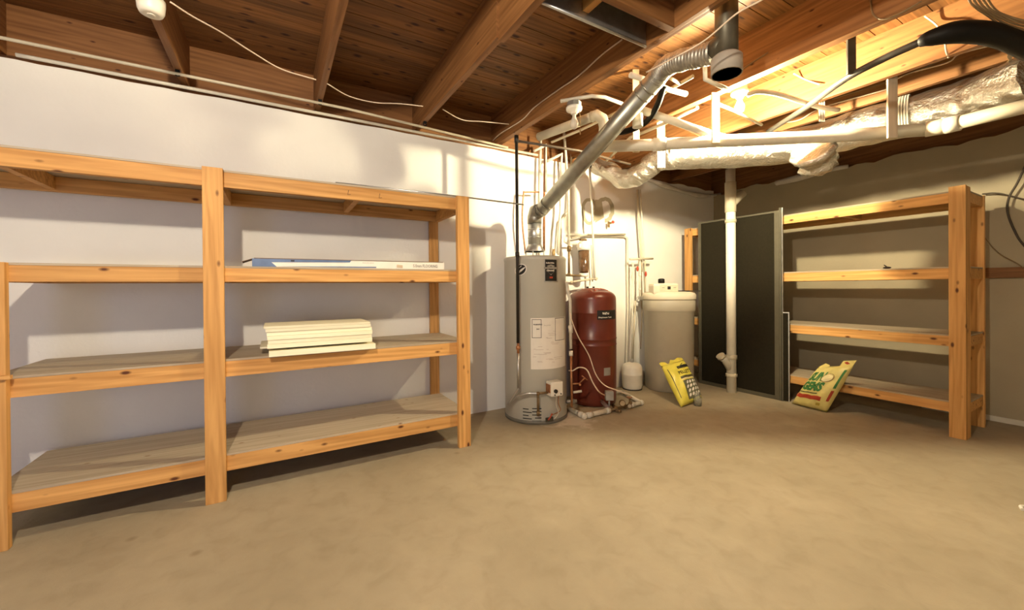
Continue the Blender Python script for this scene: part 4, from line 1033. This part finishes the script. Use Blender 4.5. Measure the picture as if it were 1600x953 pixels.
cable([on(1240, 115, 2, 2.85), on(1258, 124, 2, 2.8), on(1280, 132, 2, 2.7)], 'short cream cable under the deck right of the yellow-lit joist', r=.005)
random.seed(9)
cl = ['lowest', 'second', 'middle', 'fourth', 'topmost']
for k in range(5):
    cable([on(1510+7*k, -8, 2, 2.55), on(1520+9*k, 8+2*k, 2, 2.50), on(1545+8*k, 26, 2, 2.47), on(1575+6*k, 44-3*k, 2, 2.44), on(1640, 62-6*k, 2, 2.42)], cl[k]+' cable of the dark bundle at the top right corner', r=.0045, mat=wireY, group='cable bundle at the top right')
for k in range(5):
    z = 2.60
    cable([on(1575+3*k, 66, 2, z), on(1583-2*k, 84+k, 2, z-.02), on(1568+4*k, 104, 2, 2.58), on(1552-6*k, 122, 2, 2.575), on(1520+9*k, 128+3*k, 2, 2.57)], ['first', 'second', 'third', 'fourth', 'fifth'][k]+' tan wire from the left in the tangle on the foil duct', r=.004, mat=wireY, group='wire tangle on the duct')
cable([on(1470, 119, 2, 2.6), on(1500, 135, 2, 2.6)], 'x') if False else None
# wires hanging on the right wall
cable([on(1532, 330, 0, 5.36), on(1531, 350, 0, 5.34), on(1538, 370, 0, 5.33), on(1560, 395, 0, 5.33), on(1590, 412, 0, 5.35), on(1606, 425, 0, 5.36)], 'thin wire sagging on the right wall beside the shelf post', r=.004, mat=wireY)
cable([on(1606, 250, 0, 5.3), on(1590, 285, 0, 5.33), on(1576, 310, 0, 5.34), on(1575, 335, 0, 5.34), on(1590, 370, 0, 5.34), on(1606, 390, 0, 5.34)], 'thick dark wire curving down the right wall at the frame edge', r=.008, mat=plain('dark_wire', (.05, .035, .02), .6))
cable([on(1535, 303, 0, 5.36), on(1560, 302, 0, 5.34), on(1602, 312, 0, 5.34)], 'dark wire crossing the lit patch above the right shelf post', r=.006, mat=plain('dark_wire_b', (.05, .035, .02), .6))

q = fl(1599, 797)
tag(MB().tube([q+Vector((-.02, 0, .008)), q+Vector((.01, .01, .012)), q+Vector((.04, .0, .008))], .008, 8, smooth=3).build('paper_scrap', whiteP), 'tiny white scrap on the floor at the right edge', 'scrap')
# ---------------------------------------------------------------- smoke alarm
q = on(252, 9, 2, 2.555)
t = thing('smoke_alarm', 'round white smoke alarm under a joist at the upper left', 'smoke alarm', q)
q = Vector((-.50, q.y+.05, 2.555))
MB().lathe(q, [(.030, -.030), (.045, -.026), (.052, -.010), (.055, .020), (.055, .044)], 30).build('housing', whiteEn, t)
MB().lathe(q, [(.010, -.034), (.016, -.034), (.016, -.029)], 16).build('test_button', whitePVC, t)

# ---------------------------------------------------------------- lamps
def bulb_prof(k=1): return [(.010*k, -.103*k), (.024*k, -.092*k), (.030*k, -.072*k), (.029*k, -.055*k), (.020*k, -.035*k), (.0135*k, -.018*k), (.0135*k, 0)]
def lamp(c, label, lit, mat=None, chain=False, mount=None):
    """porcelain lampholder whose base sits at c"""
    t = thing('ceiling_lamp', label, 'lamp', c)
    MB().lathe(c, [(.020, -.050), (.024, -.045), (.030, -.028), (.055, -.022), (.058, -.012), (.058, 0)], 32).build('lampholder', whiteEn, t)
    MB().lathe(c, [(.052, .0005), (.052, .035)], 8, smooth=False).build('junction_box', galv if not lit else whitePVC, t)
    b = MB().lathe(c-up*.0505, bulb_prof(), 24).build('bulb', mat or glassM, t)
    if chain:
        MB().tube([c+Vector((.02, -.035, -.03)), c+Vector((.022, -.04, -.10)), c+Vector((.018, -.04, -.19)), c+Vector((.022, -.04, -.20)), c+Vector((.024, -.04, -.17))], .0022, 6, smooth=4).build('pull_chain', brass, t)
    if mount: mount(t)
    return t
offc = Vector((1.915, 2.335, 2.562))
offc = atd(897, 168, 2.90)
lamp(offc, 'white porcelain lampholder with an unlit clear bulb and pull chain under the doubled joist', False, plain('clear_bulb_glass', (.62, .56, .46), .12, spec=.8), True)
fb = atd(1158, 172, 2.92); fb.x = 2.906; fb.z = 2.600
lamp(fb, 'glowing bare bulb in a lampholder in the middle of the right-hand ceiling', True, bulbFarM)
lamp(Vector((-.42, .40, 2.50)), 'glowing bare bulb in a lampholder nearest the viewer, overhead', True, bulbNearM)
tag(MB().box((2.8405, fb.y-.03, 2.606), (2.856, fb.y+.03, 2.634)).build('lamp_bracket', galv), 'small steel bracket fixing the glowing lamp to the side of the yellow-lit joist', 'bracket')
tag(MB().box((-.56, .34, 2.536), (-.36, .46, JZ-.0005), .002).build('mounting_board', pineX), 'board holding the overhead lamp nearest the viewer', 'board')
